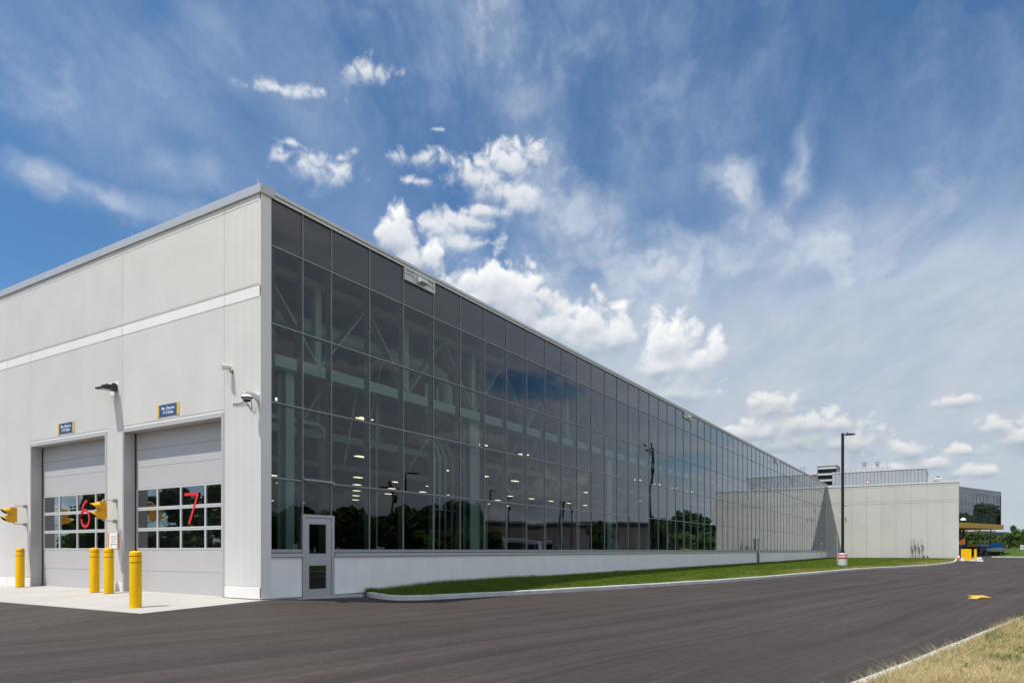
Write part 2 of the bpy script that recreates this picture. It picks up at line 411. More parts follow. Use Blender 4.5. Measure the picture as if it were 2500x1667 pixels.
# ------------------------------------------------------------------ materials
def principled(name, color, rough=0.6, metal=0.0, spec=0.5):
    m = bpy.data.materials.new(name); m.use_nodes = True
    b = m.node_tree.nodes['Principled BSDF']
    b.inputs['Base Color'].default_value = (*color, 1); b.inputs['Roughness'].default_value = rough
    b.inputs['Metallic'].default_value = metal; b.inputs['Specular IOR Level'].default_value = spec
    return m, m.node_tree, b
def obj_vec(nt, scale=(1, 1, 1), geo=True):
    n = nt.nodes.new('ShaderNodeNewGeometry'); mp = nt.nodes.new('ShaderNodeMapping')
    nt.links.new(n.outputs['Position'], mp.inputs[0]); mp.inputs['Scale'].default_value = scale
    return mp.outputs[0]
def bump(nt, b, h, strength=0.2, dist=0.02):
    n = nt.nodes.new('ShaderNodeBump'); n.inputs['Strength'].default_value = strength; n.inputs['Distance'].default_value = dist
    nt.links.new(h.s if isinstance(h, E) else h, n.inputs['Height']); nt.links.new(n.outputs[0], b.inputs['Normal'])
def mottled(name, color, var=0.10, scale=3.0, rough=0.6, metal=0.0, streaks=0.0, fine=40.0, bmp=0.0, spec=0.5, tint=None, panel=0.0):
    """a plain surface with uneven tone, optional vertical run-off streaks and fine relief"""
    m, nt, b = principled(name, color, rough, metal, spec)
    n = noise(nt, obj_vec(nt), scale, 5, 0.6)
    f = n.lin(0.25, 0.75, 1 - var, 1 + var)
    n2 = noise(nt, obj_vec(nt), fine, 3, 0.6); f = f * n2.lin(0.2, 0.8, 1 - var * 0.4, 1 + var * 0.4)
    if streaks:
        n3 = noise(nt, obj_vec(nt, (3.2, 3.2, 0.10)), 1.7, 6, 0.65)
        n4 = noise(nt, obj_vec(nt, (1, 1, 0.6)), 0.5, 3, 0.5)
        f = f * (1.0 - (n3.ss(0.55, 0.80) * n4.ss(0.40, 0.62)) * streaks)
    if panel:                                                # each cast panel keeps a tone of its own
        oi = nt.nodes.new('ShaderNodeObjectInfo'); f = f * E(nt, oi.outputs['Random']).lin(0, 1, 1 - panel, 1 + panel)
    c = mixc(nt, 1.0, (*color, 1), vec(nt, f, f, f), 'MULTIPLY')
    if tint: c = mixc(nt, noise(nt, obj_vec(nt), scale * 0.6, 3).ss(0.4, 0.75) * 0.6, c, (*tint, 1))
    nt.links.new(c, b.inputs['Base Color'])
    r = n2.lin(0.2, 0.8, max(rough - 0.06, 0.05), min(rough + 0.06, 1)); nt.links.new(r.s, b.inputs['Roughness'])
    if bmp: bump(nt, b, noise(nt, obj_vec(nt), fine * 2, 4, 0.6), bmp, 0.01)
    return m
def glass(name, tint=(0.45, 0.55, 0.53), ior=1.55, gain=1.5, wave=0.012, wscale=0.9, refl=(0.93, 0.96, 1.0), floor=0.0):
    """thin sealed glazing: what passes through is tinted, the outer face mirrors more at a glancing angle, panes are never quite flat"""
    m = bpy.data.materials.new(name); m.use_nodes = True; nt = m.node_tree; nt.nodes.clear()
    out = nt.nodes.new('ShaderNodeOutputMaterial')
    tr = nt.nodes.new('ShaderNodeBsdfTransparent'); tr.inputs[0].default_value = (*tint, 1)
    gl = nt.nodes.new('ShaderNodeBsdfGlossy'); gl.inputs['Roughness'].default_value = 0.0; gl.inputs[0].default_value = (*refl, 1)
    bp = nt.nodes.new('ShaderNodeBump'); bp.inputs['Strength'].default_value = 1.0; bp.inputs['Distance'].default_value = wave
    h = noise(nt, obj_vec(nt, (1, 1, 0.55)), wscale, 1, 0.4)
    nt.links.new(h.s, bp.inputs['Height']); nt.links.new(bp.outputs[0], gl.inputs['Normal'])
    fr = nt.nodes.new('ShaderNodeFresnel'); fr.inputs[0].default_value = ior
    fr = E(nt, fr.outputs[0]); fac = (fr * (fr * 1.1 + 1.0) * gain + floor).min(0.97)
    mx = nt.nodes.new('ShaderNodeMixShader'); nt.links.new(fac.s, mx.inputs[0]); nt.links.new(tr.outputs[0], mx.inputs[1]); nt.links.new(gl.outputs[0], mx.inputs[2])
    nt.links.new(mx.outputs[0], out.inputs[0]); return m
def emission(name, color, strength):
    m = bpy.data.materials.new(name); m.use_nodes = True; nt = m.node_tree; nt.nodes.clear()
    e = nt.nodes.new('ShaderNodeEmission'); e.inputs[0].default_value = (*color, 1); e.inputs[1].default_value = strength
    o = nt.nodes.new('ShaderNodeOutputMaterial'); nt.links.new(e.outputs[0], o.inputs[0]); return m
def foliage(name, dark, light, hue=None):
    m, nt, b = principled(name, dark, 0.55, 0, 0.25)
    geo = nt.nodes.new('ShaderNodeNewGeometry')
    rnd = E(nt, geo.outputs['Random Per Island'])
    n = noise(nt, obj_vec(nt), 0.9, 2)
    c = mixc(nt, (rnd * 0.6 + n * 0.6).lin(0.2, 1.0), (*dark, 1), (*light, 1))
    nt.links.new(c, b.inputs['Base Color'])
    tl = nt.nodes.new('ShaderNodeBsdfTranslucent'); nt.links.new(c, tl.inputs[0])
    mx = nt.nodes.new('ShaderNodeMixShader'); mx.inputs[0].default_value = 0.3
    nt.links.new(b.outputs[0], mx.inputs[1]); nt.links.new(tl.outputs[0], mx.inputs[2])
    nt.links.new(mx.outputs[0], nt.nodes['Material Output'].inputs[0]); return m

def worn_paint():
    m, nt, b = principled('yellow_road_paint', (0.66, 0.42, 0.03), 0.8)
    P = obj_vec(nt); n = noise(nt, P, 9, 6, 0.75); k = noise(nt, P, 60, 3, 0.7)
    c = mixc(nt, k.lin(0.2, 0.8), (0.52, 0.31, 0.02, 1), (0.72, 0.46, 0.04, 1))
    c = mixc(nt, (n * 0.6 + k * 0.4).ss(0.56, 0.66) * 0.75, c, (0.06, 0.05, 0.045, 1))
    nt.links.new(c, b.inputs['Base Color']); bump(nt, b, k, 0.5, 0.004); return m
M = {}
M['precast'] = mottled('precast_concrete', (0.735, 0.715, 0.685), 0.04, 0.8, 0.75, panel=0.025, streaks=0.09, fine=25, bmp=0.1)
M['precast_smooth'] = mottled('smooth_precast', (0.84, 0.825, 0.795), 0.05, 1.3, 0.7, panel=0.02, streaks=0.22, fine=30, bmp=0.1)
M['wing_concrete'] = mottled('wing_concrete', (0.50, 0.48, 0.452), 0.06, 0.6, 0.75, panel=0.03, streaks=0.14, fine=18)
M['foundation'] = mottled('foundation_concrete', (0.42, 0.41, 0.39), 0.25, 3.0, 0.9, streaks=0.25, fine=30, bmp=0.5)
M['pad'] = mottled('apron_concrete', (0.42, 0.395, 0.36), 0.10, 0.7, 0.8, fine=12, bmp=0.3, tint=(0.36, 0.335, 0.30))
M['kerb'] = mottled('kerb_concrete', (0.56, 0.545, 0.52), 0.14, 2.5, 0.85, fine=30, bmp=0.5, tint=(0.40, 0.38, 0.36))
M['coping'] = mottled('coping_aluminium', (0.50, 0.505, 0.515), 0.03, 1.0, 0.42, 0.35, fine=8)
M['coping_pale'] = mottled('coping_pale', (0.62, 0.62, 0.62), 0.03, 1.0, 0.4, 0.2, fine=8)
M['alum'] = mottled('anodised_aluminium', (0.50, 0.51, 0.53), 0.04, 2.0, 0.38, 0.55, fine=20)
M['mullion'] = mottled('mullion_cap', (0.33, 0.345, 0.36), 0.03, 2.0, 0.45, 0.0, fine=20)
M['fin'] = mottled('mullion_fin', (0.34, 0.43, 0.42), 0.05, 2.0, 0.5, 0.1)
M['door_frame'] = mottled('door_surround', (0.44, 0.43, 0.425), 0.04, 1.2, 0.5, fine=12)
M['door_grey'] = mottled('sectional_door_paint', (0.47, 0.455, 0.455), 0.03, 1.0, 0.45, fine=20)
M['door_white'] = mottled('door_glazing_bar', (0.62, 0.615, 0.61), 0.03, 2.0, 0.4, 0.2)
M['gasket'] = mottled('rubber_seal', (0.02, 0.02, 0.02), 0.2, 5, 0.7)
M['joint'] = mottled('joint_sealant', (0.22, 0.215, 0.205), 0.1, 4, 0.8)
M['glass'] = glass('curtain_glass', (0.60, 0.70, 0.68), 1.52, 1.25, 0.0045, 0.85)
M['door_glass'] = glass('door_glass', (0.25, 0.28, 0.27), 1.55, 3.2, 0.004, 1.2)
M['exit_glass'] = glass('exit_door_glass', (0.35, 0.42, 0.40), 1.5, 1.3, 0.003, 1.2)
M['office_glass'] = glass('office_glass', (0.55, 0.64, 0.60), 1.5, 1.25, 0.006, 0.7)
M['stone'] = mottled('loose_stone', (0.22, 0.20, 0.18), 0.3, 9, 0.9)
M['yellow'] = mottled('yellow_plastic', (0.80, 0.45, 0.0), 0.07, 2.5, 0.5, fine=15, streaks=0.12, spec=0.25)
M['signal_yellow'] = mottled('signal_paint', (0.80, 0.40, 0.01), 0.05, 4, 0.4)
M['stripe_red'] = mottled('dark_red_tape', (0.22, 0.02, 0.01), 0.1, 5, 0.5)
M['red'] = mottled('red_vinyl', (0.68, 0.025, 0.035), 0.03, 5, 0.45)
M['black'] = mottled('black_paint', (0.012, 0.012, 0.013), 0.2, 6, 0.4)
M['cable'] = mottled('black_cable', (0.015, 0.014, 0.014), 0.2, 6, 0.5)
M['galv'] = mottled('galvanised_steel', (0.52, 0.52, 0.51), 0.12, 6, 0.4, 0.6)
M['bracket'] = mottled('cast_bracket', (0.30, 0.29, 0.28), 0.15, 12, 0.5, 0.5)
M['white'] = mottled('white_enamel', (0.76, 0.765, 0.77), 0.03, 4, 0.4)
M['cream'] = mottled('cream_plastic', (0.60, 0.60, 0.54), 0.05, 6, 0.45)
M['horn_in'] = mottled('horn_inside', (0.30, 0.31, 0.27), 0.1, 6, 0.5)
M['navy'] = mottled('navy_sign', (0.022, 0.075, 0.20), 0.04, 4, 0.45)
M['gold_edge'] = mottled('yellow_sign_edge', (0.80, 0.50, 0.02), 0.04, 4, 0.45)
M['orange'] = mottled('orange_sign_edge', (0.75, 0.20, 0.01), 0.04, 4, 0.45)
M['print_white'] = mottled('white_print', (0.82, 0.82, 0.82), 0.02, 4, 0.5)
M['print_grey'] = mottled('grey_print', (0.25, 0.25, 0.26), 0.05, 4, 0.5)
M['lens'] = mottled('led_lens', (0.62, 0.58, 0.52), 0.05, 8, 0.25)
M['lens_red'] = mottled('red_lens', (0.20, 0.015, 0.012), 0.1, 8, 0.2)
M['lens_green'] = mottled('green_lens', (0.09, 0.16, 0.17), 0.1, 8, 0.2)
M['steel_in'] = mottled('painted_steel', (0.62, 0.72, 0.66), 0.08, 1.5, 0.6)
M['beam_in'] = mottled('pale_steel', (0.74, 0.86, 0.83), 0.06, 1.5, 0.6)
M['duct'] = mottled('insulated_duct', (0.74, 0.84, 0.82), 0.08, 2.5, 0.5, 0.1)
M['col_in'] = mottled('painted_column', (0.62, 0.76, 0.76), 0.05, 1.0, 0.6)
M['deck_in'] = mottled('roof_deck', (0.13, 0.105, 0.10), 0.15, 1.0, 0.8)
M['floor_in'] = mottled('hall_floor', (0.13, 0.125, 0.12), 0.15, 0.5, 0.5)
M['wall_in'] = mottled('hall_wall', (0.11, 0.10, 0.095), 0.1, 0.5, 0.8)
M['tube_light'] = emission('tube_light', (1.0, 0.86, 0.55), 1.7)
M['clad'] = mottled('corrugated_cladding', (0.46, 0.475, 0.485), 0.08, 1.2, 0.35, 0.5, streaks=0.15)
M['clad_roof'] = mottled('standing_seam', (0.46, 0.47, 0.47), 0.05, 1.0, 0.45, 0.3)
M['louvre'] = mottled('louvre_blade', (0.60, 0.62, 0.64), 0.05, 2.0, 0.35, 0.4)
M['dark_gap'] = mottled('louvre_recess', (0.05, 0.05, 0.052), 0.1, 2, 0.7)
M['rust_brick'] = mottled('brown_brick', (0.30, 0.14, 0.07), 0.2, 4, 0.85)
M['gold_soffit'] = mottled('bronze_soffit', (0.62, 0.35, 0.065), 0.05, 0.8, 0.6, 0.0)
M['blind'] = mottled('office_blind', (0.46, 0.48, 0.43), 0.10, 0.8, 0.8)
M['boom_blue'] = mottled('blue_boom_paint', (0.012, 0.13, 0.42), 0.05, 2, 0.35)
M['boom_amber'] = mottled('amber_panel', (0.55, 0.28, 0.03), 0.06, 2, 0.5)
M['silver'] = mottled('silver_hood', (0.42, 0.46, 0.50), 0.05, 1.5, 0.35, 0.4)
M['tyre'] = mottled('tyre_rubber', (0.02, 0.02, 0.02), 0.2, 4, 0.8)
M['brownbox'] = mottled('rust_primer', (0.18, 0.11, 0.075), 0.2, 2, 0.8)
M['bark'] = mottled('bark', (0.10, 0.08, 0.06), 0.3, 6, 0.9, fine=30, bmp=0.6)
M['birch'] = mottled('birch_bark', (0.55, 0.53, 0.48), 0.25, 5, 0.8, fine=20)
M['leaf_dark'] = foliage('dark_leaves', (0.030, 0.060, 0.018), (0.075, 0.125, 0.030))
M['leaf_mid'] = foliage('mid_leaves', (0.045, 0.085, 0.018), (0.115, 0.165, 0.032))
M['leaf_pine'] = foliage('pine_needles', (0.025, 0.055, 0.025), (0.05, 0.09, 0.04))
M['far_brick'] = mottled('far_brick', (0.19, 0.15, 0.14), 0.15, 0.4, 0.85)
M['far_grey'] = mottled('far_grey_wall', (0.20, 0.20, 0.21), 0.1, 0.3, 0.8)
M['far_roof'] = mottled('far_roof', (0.13, 0.13, 0.14), 0.1, 0.3, 0.8)
M['far_white'] = mottled('far_white_wall', (0.60, 0.59, 0.56), 0.1, 0.3, 0.8)
M['bus_white'] = mottled('white_bus_paint', (0.70, 0.70, 0.70), 0.04, 1, 0.3)
M['bus_glass'] = mottled('dark_bus_window', (0.02, 0.022, 0.025), 0.1, 2, 0.08)
M['car_red'] = mottled('red_car_paint', (0.30, 0.02, 0.02), 0.05, 1, 0.25)
M['wood_pole'] = mottled('wood_pole', (0.10, 0.08, 0.065), 0.2, 3, 0.9)
M['road_yellow'] = worn_paint()
M['cone_orange'] = mottled('cone_orange', (0.75, 0.08, 0.02), 0.05, 4, 0.5)

SEAM = (0.428, 0.904, -1.74)
def asphalt():
    m, nt, b = principled('asphalt', (0.06, 0.055, 0.052), 0.85, 0, 0.35)
    P = obj_vec(nt)
    sp = nt.nodes.new('ShaderNodeSeparateXYZ'); nt.links.new(P, sp.inputs[0])
    x, y = E(nt, sp.outputs[0]), E(nt, sp.outputs[1])
    # rolled lanes and tyre tracks run along the drive, which swings gently round the corner
    wob = noise(nt, P, 0.05, 2)
    c = y + x * 0.16 + wob * 2.2
    lanes = noise(nt, vec(nt, x * 0.03, c * 1.5, 2.0), 1.0, 6, 0.62)
    trk = noise(nt, vec(nt, x * 0.055, c * 5.5, 4.0), 1.0, 4, 0.6)
    big = noise(nt, P, 0.22, 5, 0.6)
    agg = noise(nt, P, 55.0, 2, 0.7); grit = noise(nt, P, 190.0, 1, 0.5)
    mid = noise(nt, P, 8.0, 4, 0.7)
    f = lanes.lin(0.30, 0.70, 0.70, 1.34) * trk.lin(0.32, 0.68, 0.80, 1.22) * big.lin(0.3, 0.7, 0.86, 1.16) * agg.lin(0.2, 0.8, 0.62, 1.4) * grit.lin(0.2, 0.8, 0.80, 1.2) * mid.lin(0.28, 0.72, 0.74, 1.26)
    col = mixc(nt, 1.0, (0.0425, 0.0320, 0.0275, 1), vec(nt, f, f, f), 'MULTIPLY')
    # a paving seam near the apron, older mat beyond it, and the sweep of turning tyres
    sd_ = x * SEAM[0] + y * SEAM[1] - SEAM[2] + (noise(nt, P, 1.3, 3) - 0.5) * 0.07
    lim = x.ss(-3.0, -3.4); old = sd_.ss(-0.02, 0.02) * lim
    seam = ((sd_ * 28.0) * (sd_ * 28.0) * -1.0).exp() * lim
    f2 = (1.0 + old * 0.10) * (1.0 - seam * 0.22)
    for (cx_, cy_, rr, wd_, am) in ((-4.0, 9.0, 14.6, .11, .16), (-4.0, 9.0, 16.5, .12, .14), (3.0, -34.0, 19.5, .13, .15), (3.0, -34.0, 21.4, .13, .13), (16.0, 22.0, 30.5, .12, .12), (16.0, 22.0, 32.4, .12, .12)):
        dx_ = x - cx_; dy_ = y - cy_; dd = (dx_ * dx_ + dy_ * dy_).sqrt() - rr + (wob - 0.5) * 0.8
        q_ = dd / wd_; f2 = f2 * (1.0 - (q_ * q_ * -1.0).exp() * noise(nt, P, 0.35, 3).ss(0.42, 0.62) * am)
    col = mixc(nt, 1.0, col, vec(nt, f2, f2, f2), 'MULTIPLY')
    spots = noise(nt, P, 2.2, 3, 0.6).ss(0.70, 0.78) * noise(nt, P, 0.17, 2).ss(0.45, 0.6)
    col = mixc(nt, spots * 0.35, col, (0.016, 0.014, 0.013, 1))
    # dust drifts and a few pale scuffs
    dn = noise(nt, vec(nt, x * 0.22, c * 0.9, 7.0), 1.0, 6, 0.65)
    dust = dn.ss(0.60, 0.80) * noise(nt, P, 0.13, 2).ss(0.45, 0.62)
    col = mixc(nt, dust * 0.55, col, (0.17, 0.135, 0.105, 1))
    scuff = noise(nt, vec(nt, x * 1.1, c * 7.0, 11.0), 1.0, 3, 0.6).ss(0.70, 0.78) * noise(nt, P, 0.5, 2).ss(0.5, 0.62)
    col = mixc(nt, scuff * 0.30, col, (0.24, 0.22, 0.20, 1))
    nt.links.new(col, b.inputs['Base Color'])
    nt.links.new(agg.lin(0.2, 0.8, 0.70, 0.95).s, b.inputs['Roughness'])
    bump(nt, b, agg * 0.7 + grit * 0.5, 0.35, 0.006)
    return m
M['asphalt'] = asphalt()
def turf(name, greens, dries, dryness, scale=0.5):
    m, nt, b = principled(name, greens[0], 0.9, 0, 0.1)
    P = obj_vec(nt)
    n = noise(nt, P, scale, 5, 0.65); n2 = noise(nt, P, 14, 4, 0.7)
    ng = noise(nt, P, 1.1, 4, 0.65); g = mixc(nt, (n2 * 0.5 + ng * 0.5).lin(0.32, 0.68), (*greens[0], 1), (*greens[1], 1))
    d = mixc(nt, n2.lin(0.25, 0.75), (*dries[0], 1), (*dries[1], 1))
    sp = nt.nodes.new('ShaderNodeSeparateXYZ'); nt.links.new(P, sp.inputs[0])
    dr = dryness(nt, E(nt, sp.outputs[0]), E(nt, sp.outputs[1]), n)
    nt.links.new(mixc(nt, dr, g, d), b.inputs['Base Color']); bump(nt, b, n2, 0.6, 0.03)
    return m
def lawn_dry(nt, x, y, n):                                  # sunburnt towards the kerb and further along
    mow = noise(nt, vec(nt, x * 0.10, y * 1.2, 1.0), 1.0, 3)
    e = (y * -0.55 - x * 0.075 - 0.2) + (n - 0.5) * 2.4 + (mow - 0.5) * 3.2
    return e.ss(0.2, 2.2) * x.ss(10.0, 40.0) * 0.88
M['lawn'] = turf('mown_lawn', ((0.050, 0.090, 0.007), (0.130, 0.185, 0.018)), ((0.20, 0.185, 0.045), (0.32, 0.27, 0.10)), lawn_dry)
def verge_dry(nt, x, y, n): return (n + (x - 7.5) * -0.09).ss(0.30, 0.50)
M['verge'] = turf('parched_verge', ((0.05, 0.09, 0.012), (0.11, 0.15, 0.03)), ((0.34, 0.26, 0.13), (0.56, 0.45, 0.25)), verge_dry, 0.9)
M['meadow'] = turf('rough_meadow', ((0.030, 0.062, 0.010), (0.085, 0.135, 0.020)), ((0.12, 0.12, 0.04), (0.20, 0.17, 0.07)), lambda nt, x, y, n: n.ss(0.6, 0.8) * 0.5, 0.15)
def blades(name, cols):
    m, nt, b = principled(name, cols[0], 0.6, 0, 0.25)
    geo = nt.nodes.new('ShaderNodeNewGeometry'); P = obj_vec(nt)
    at_ = nt.nodes.new('ShaderNodeAttribute'); at_.attribute_name = 'dry'
    r = E(nt, geo.outputs['Random Per Island']); cl = noise(nt, P, 1.0, 4, 0.65).lin(0.32, 0.68); r = r * 0.5 + cl * 0.5
    g = mixc(nt, r, (*cols[0], 1), (*cols[1], 1)); d = mixc(nt, r, (*cols[2], 1), (*cols[3], 1))
    c = mixc(nt, E(nt, at_.outputs['Fac']), g, d)
    nt.links.new(c, b.inputs['Base Color'])
    tl = nt.nodes.new('ShaderNodeBsdfTranslucent'); nt.links.new(c, tl.inputs[0])
    mx = nt.nodes.new('ShaderNodeMixShader'); mx.inputs[0].default_value = 0.35
    nt.links.new(b.outputs[0], mx.inputs[1]); nt.links.new(tl.outputs[0], mx.inputs[2])
    nt.links.new(mx.outputs[0], nt.nodes['Material Output'].inputs[0]); return m
M['blade'] = blades('grass_blade', ((0.060, 0.115, 0.008), (0.165, 0.235, 0.022), (0.24, 0.22, 0.05), (0.42, 0.36, 0.14)))
M['straw'] = blades('dry_blade', ((0.05, 0.10, 0.012), (0.12, 0.18, 0.03), (0.46, 0.35, 0.18), (0.78, 0.63, 0.38)))

# ------------------------------------------------------------------ ground
def smst(t):
    t = min(max(t, 0.0), 1.0); return t * t * (3 - 2 * t)
def Zr(X, Y):
    """height of the drive: it falls away from the building and climbs slowly towards the far wing"""
    base = -.28 + .38 * min(max((X - 15) / 80, 0), 1)
    dx = max(-3.2 - X, 0); dy = max(-.1 - Y, 0); d = math.hypot(dx, dy)
    e = -.1 if X <= -3.2 else (.1 * X / 3.2 if X < 0 else max(-.03 * X, -.12))
    if X > 40: e = max(e, base)
    return e + (base - e) * smst(d / 2.4)

g = MB().add([(-2500, -2500, -.75), (2500, -2500, -.75), (2500, 2500, -.75), (-2500, 2500, -.75)], [(0, 1, 2, 3)]).build('ground', M['meadow']); struct(g)
def frange(a, b, s):
    n = max(1, round((b - a) / s)); return [a + (b - a) * i / n for i in range(n)]
xs = frange(-60, -12, 4) + frange(-12, -3.2, .4) + frange(-3.2, 0, .4) + frange(0, 15, .5) + frange(15, 95, 4) + frange(95, 260, 15) + [260]
ys = frange(-90, -30, 6) + frange(-30, -8, 2) + frange(-8, -.1, .3) + [-.1, .4] + frange(1, 9, 2) + frange(9, 70, 6) + [70]
V = [(x, y, Zr(x, y)) for y in ys for x in xs]; nx = len(xs)
F = [(j * nx + i, j * nx + i + 1, (j + 1) * nx + i + 1, (j + 1) * nx + i) for j in range(len(ys) - 1) for i in range(nx - 1)]
road = np_mesh('road', np.array(V), np.array(F), M['asphalt'], smooth=True); struct(road)

# concrete apron in front of the doors: cast slabs with sawn joints
pad = thing('concrete_apron', 'pale concrete apron in front of the numbered doors', 'apron')
del pad['category'], pad['label']; struct(pad)
def zpad(X, Y): return .1 * X / 3.2 + 0.012 + max(0, min(Y, 6)) * 0.006 * (1 + X / 3.2)
yj = [-.1, 5.86, 12.1, 18.3, 24.5, 30]
for i in range(len(yj) - 1):
    a, b = yj[i] + .006, yj[i + 1] - .006
    top = [(-3.2, a, zpad(-3.2, a)), (0.34, a, zpad(0, a)), (0.34, b, zpad(0, b)), (-3.2, b, zpad(-3.2, b))]
    o = MB().add(top + [(x, y, z - .25) for x, y, z in top], [(0, 1, 2, 3), (0, 4, 5, 1), (1, 5, 6, 2), (2, 6, 7, 3), (3, 7, 4, 0)]).build('slab', M['pad'], pad)

def offset_line(P, d):
    out = []
    for i, p in enumerate(P):
        a = Vector(P[max(i - 1, 0)][:2]); b = Vector(P[min(i + 1, len(P) - 1)][:2]); t = (b - a).normalized()
        out.append((p[0] - t.y * d, p[1] + t.x * d))
    return out
def resample(P, step):
    out = [P[0]]
    for a, b in zip(P, P[1:]):
        L = math.hypot(b[0] - a[0], b[1] - a[1]); n = max(1, int(L / step))
        out += [(a[0] + (b[0] - a[0]) * k / n, a[1] + (b[1] - a[1]) * k / n) for k in range(1, n + 1)]
    return out
def chaikin(P, n=2):
    for _ in range(n):
        Q = [P[0]]
        for a, b in zip(P, P[1:]): Q += [(a[0] * .75 + b[0] * .25, a[1] * .75 + b[1] * .25), (a[0] * .25 + b[0] * .75, a[1] * .25 + b[1] * .75)]
        P = Q + [P[-1]]
    return P
def kerb(P, inner_side, hz=None, name='kerb', h=.15, w=.16):
    """kerb with a rounded top edge; inner_side +1 when the grass lies to the left of the line"""
    hz = hz or Zr
    prof = [(0, -.15), (0.0, h * .80), (.012, h * .95), (.035, h), (w, h), (w, -.15)]
    rows = [offset_line(P, d * inner_side) for d, _ in prof]
    V = []; F = []; k = len(prof)
    for i, p in enumerate(P):
        z0 = hz(*p)
        for j in range(k): V.append((*rows[j][i], z0 + prof[j][1] + 0.004 * math.sin(i * 1.7)))
    for i in range(len(P) - 1):
        for j in range(k - 1):
            q = (i * k + j, (i + 1) * k + j, (i + 1) * k + j + 1, i * k + j + 1)
            F.append(q if inner_side < 0 else q[::-1])
    F.append(tuple(range(k))); F.append(tuple(range((len(P) - 1) * k, len(P) * k)))
    o = MB().add(V, F).build(name, M['kerb']); struct(o); return o

KL = [(3.80, -0.06), (3.52, -0.55), (3.62, -1.02), (4.10, -1.34), (4.9, -1.55), (6.15, -1.74), (8.47, -2.10), (10.92, -2.70), (14.23, -3.58), (18.53, -4.81), (23.76, -6.20),
      (31.2, -7.5), (38, -8.5), (44.3, -9.4), (49.5, -11.2), (57.9, -13.55), (70.6, -15.25), (82, -15.5), (95.6, -15.55)]
KL = resample(chaikin(KL, 2), 1.2)
kerb(KL, +1)
def zwall(X): return min(.10, -.05 + .045 * max(X - 3.8, 0)) + max(0, X - 60) * .003
inner = offset_line(KL, .155)
NV = 9; V = []; F = []
for (kx, ky), p in zip(inner, KL):
    zk = Zr(*p) + .135
    wx = min(max(kx, 3.86), 96.28); wy = -.012
    for j in range(NV + 1):
        t = j / NV; X = kx + (wx - kx) * t; Y = ky + (wy - ky) * t
        V.append((X, Y, zk + (zwall(X) - zk) * t + 0.05 * math.sin(math.pi * t) * min(1, abs(ky) / 3)))
n = NV + 1
F = [(i * n + j, (i + 1) * n + j, (i + 1) * n + j + 1, i * n + j + 1) for i in range(len(KL) - 1) for j in range(NV)]
lawn = np_mesh('lawn', np.array(V), np.array(F), M['lawn'], smooth=True); struct(lawn)
lawnV = np.array(V).reshape(len(KL), n, 3)

# opposite verge with its kerb
KV = [(112, -46), (70, -33.5), (40, -25.2), (20, -19.6), (8.08, -16.50), (3.48, -15.52), (0.39, -14.88), (-2.74, -14.22), (-8, -13.05), (-17, -10.6), (-26, -6.2), (-32, 1.5), (-34.5, 14), (-35, 70)]
KV = [(x + .02, y - .13) for x, y in resample(chaikin(KV, 2), 1.5)]
kerb(KV, +1)
zv = lambda X, Y: -.28 + .38 * min(max((X - 15) / 80, 0), 1) + .135
offs = [.155, .5, 1.2, 3, 7, 16, 40, 120]; rows = [offset_line(KV, d) for d in offs]
V = [(*rows[j][i], zv(*KV[i]) + (0 if j == 0 else .03 * min(offs[j], 3) * .4)) for i in range(len(KV)) for j in range(len(offs))]; n = len(offs)
F = [(i * n + j, (i + 1) * n + j, (i + 1) * n + j + 1, i * n + j + 1) for i in range(len(KV) - 1) for j in range(n - 1)]
verge = np_mesh('verge', np.array(V), np.array(F), M['verge'], smooth=True); struct(verge)

# far side of the drive: kerb, strip and a grassy bank
def fz(X, Y): return .17
far_line = [(133.0, 60), (133.2, -10), (133.5, -17.9), (130.8, -25.0), (127, -34), (120, -48), (112, -62)]
KF = resample(chaikin(far_line, 2), 4.0)
kerb(KF[::-1], -1, lambda X, Y: .12)
offs = [.155, 3, 8, 14, 22, 35, 60, 140]; hs = [0, .05, .45, 1.0, 1.5, 1.6, 1.6, 1.6]
rows = [offset_line(KF, d) for d in offs]
rows = [offset_line(KF, d) for d in offs]
def bank(X, Y, h):
    q = (Vector((X, Y, 0)) - CAM); t = q.dot(RIGHT) / q.dot(VIEW)      # the bank rises only to the right of the drive
    return h * min(max((t - .60) / .12, 0), 1)
V = []
for i in range(len(KF)):
    for j in range(len(offs)):
        X, Y = rows[j][i]; V.append((X, Y, .25 + bank(X, Y, hs[j])))
n = len(offs)
F = [(i * n + j, i * n + j + 1, (i + 1) * n + j + 1, (i + 1) * n + j) for i in range(len(KF) - 1) for j in range(n - 1)]
bankm = np_mesh('far_bank', np.array(V), np.array(F), M['meadow'], smooth=True); struct(bankm)

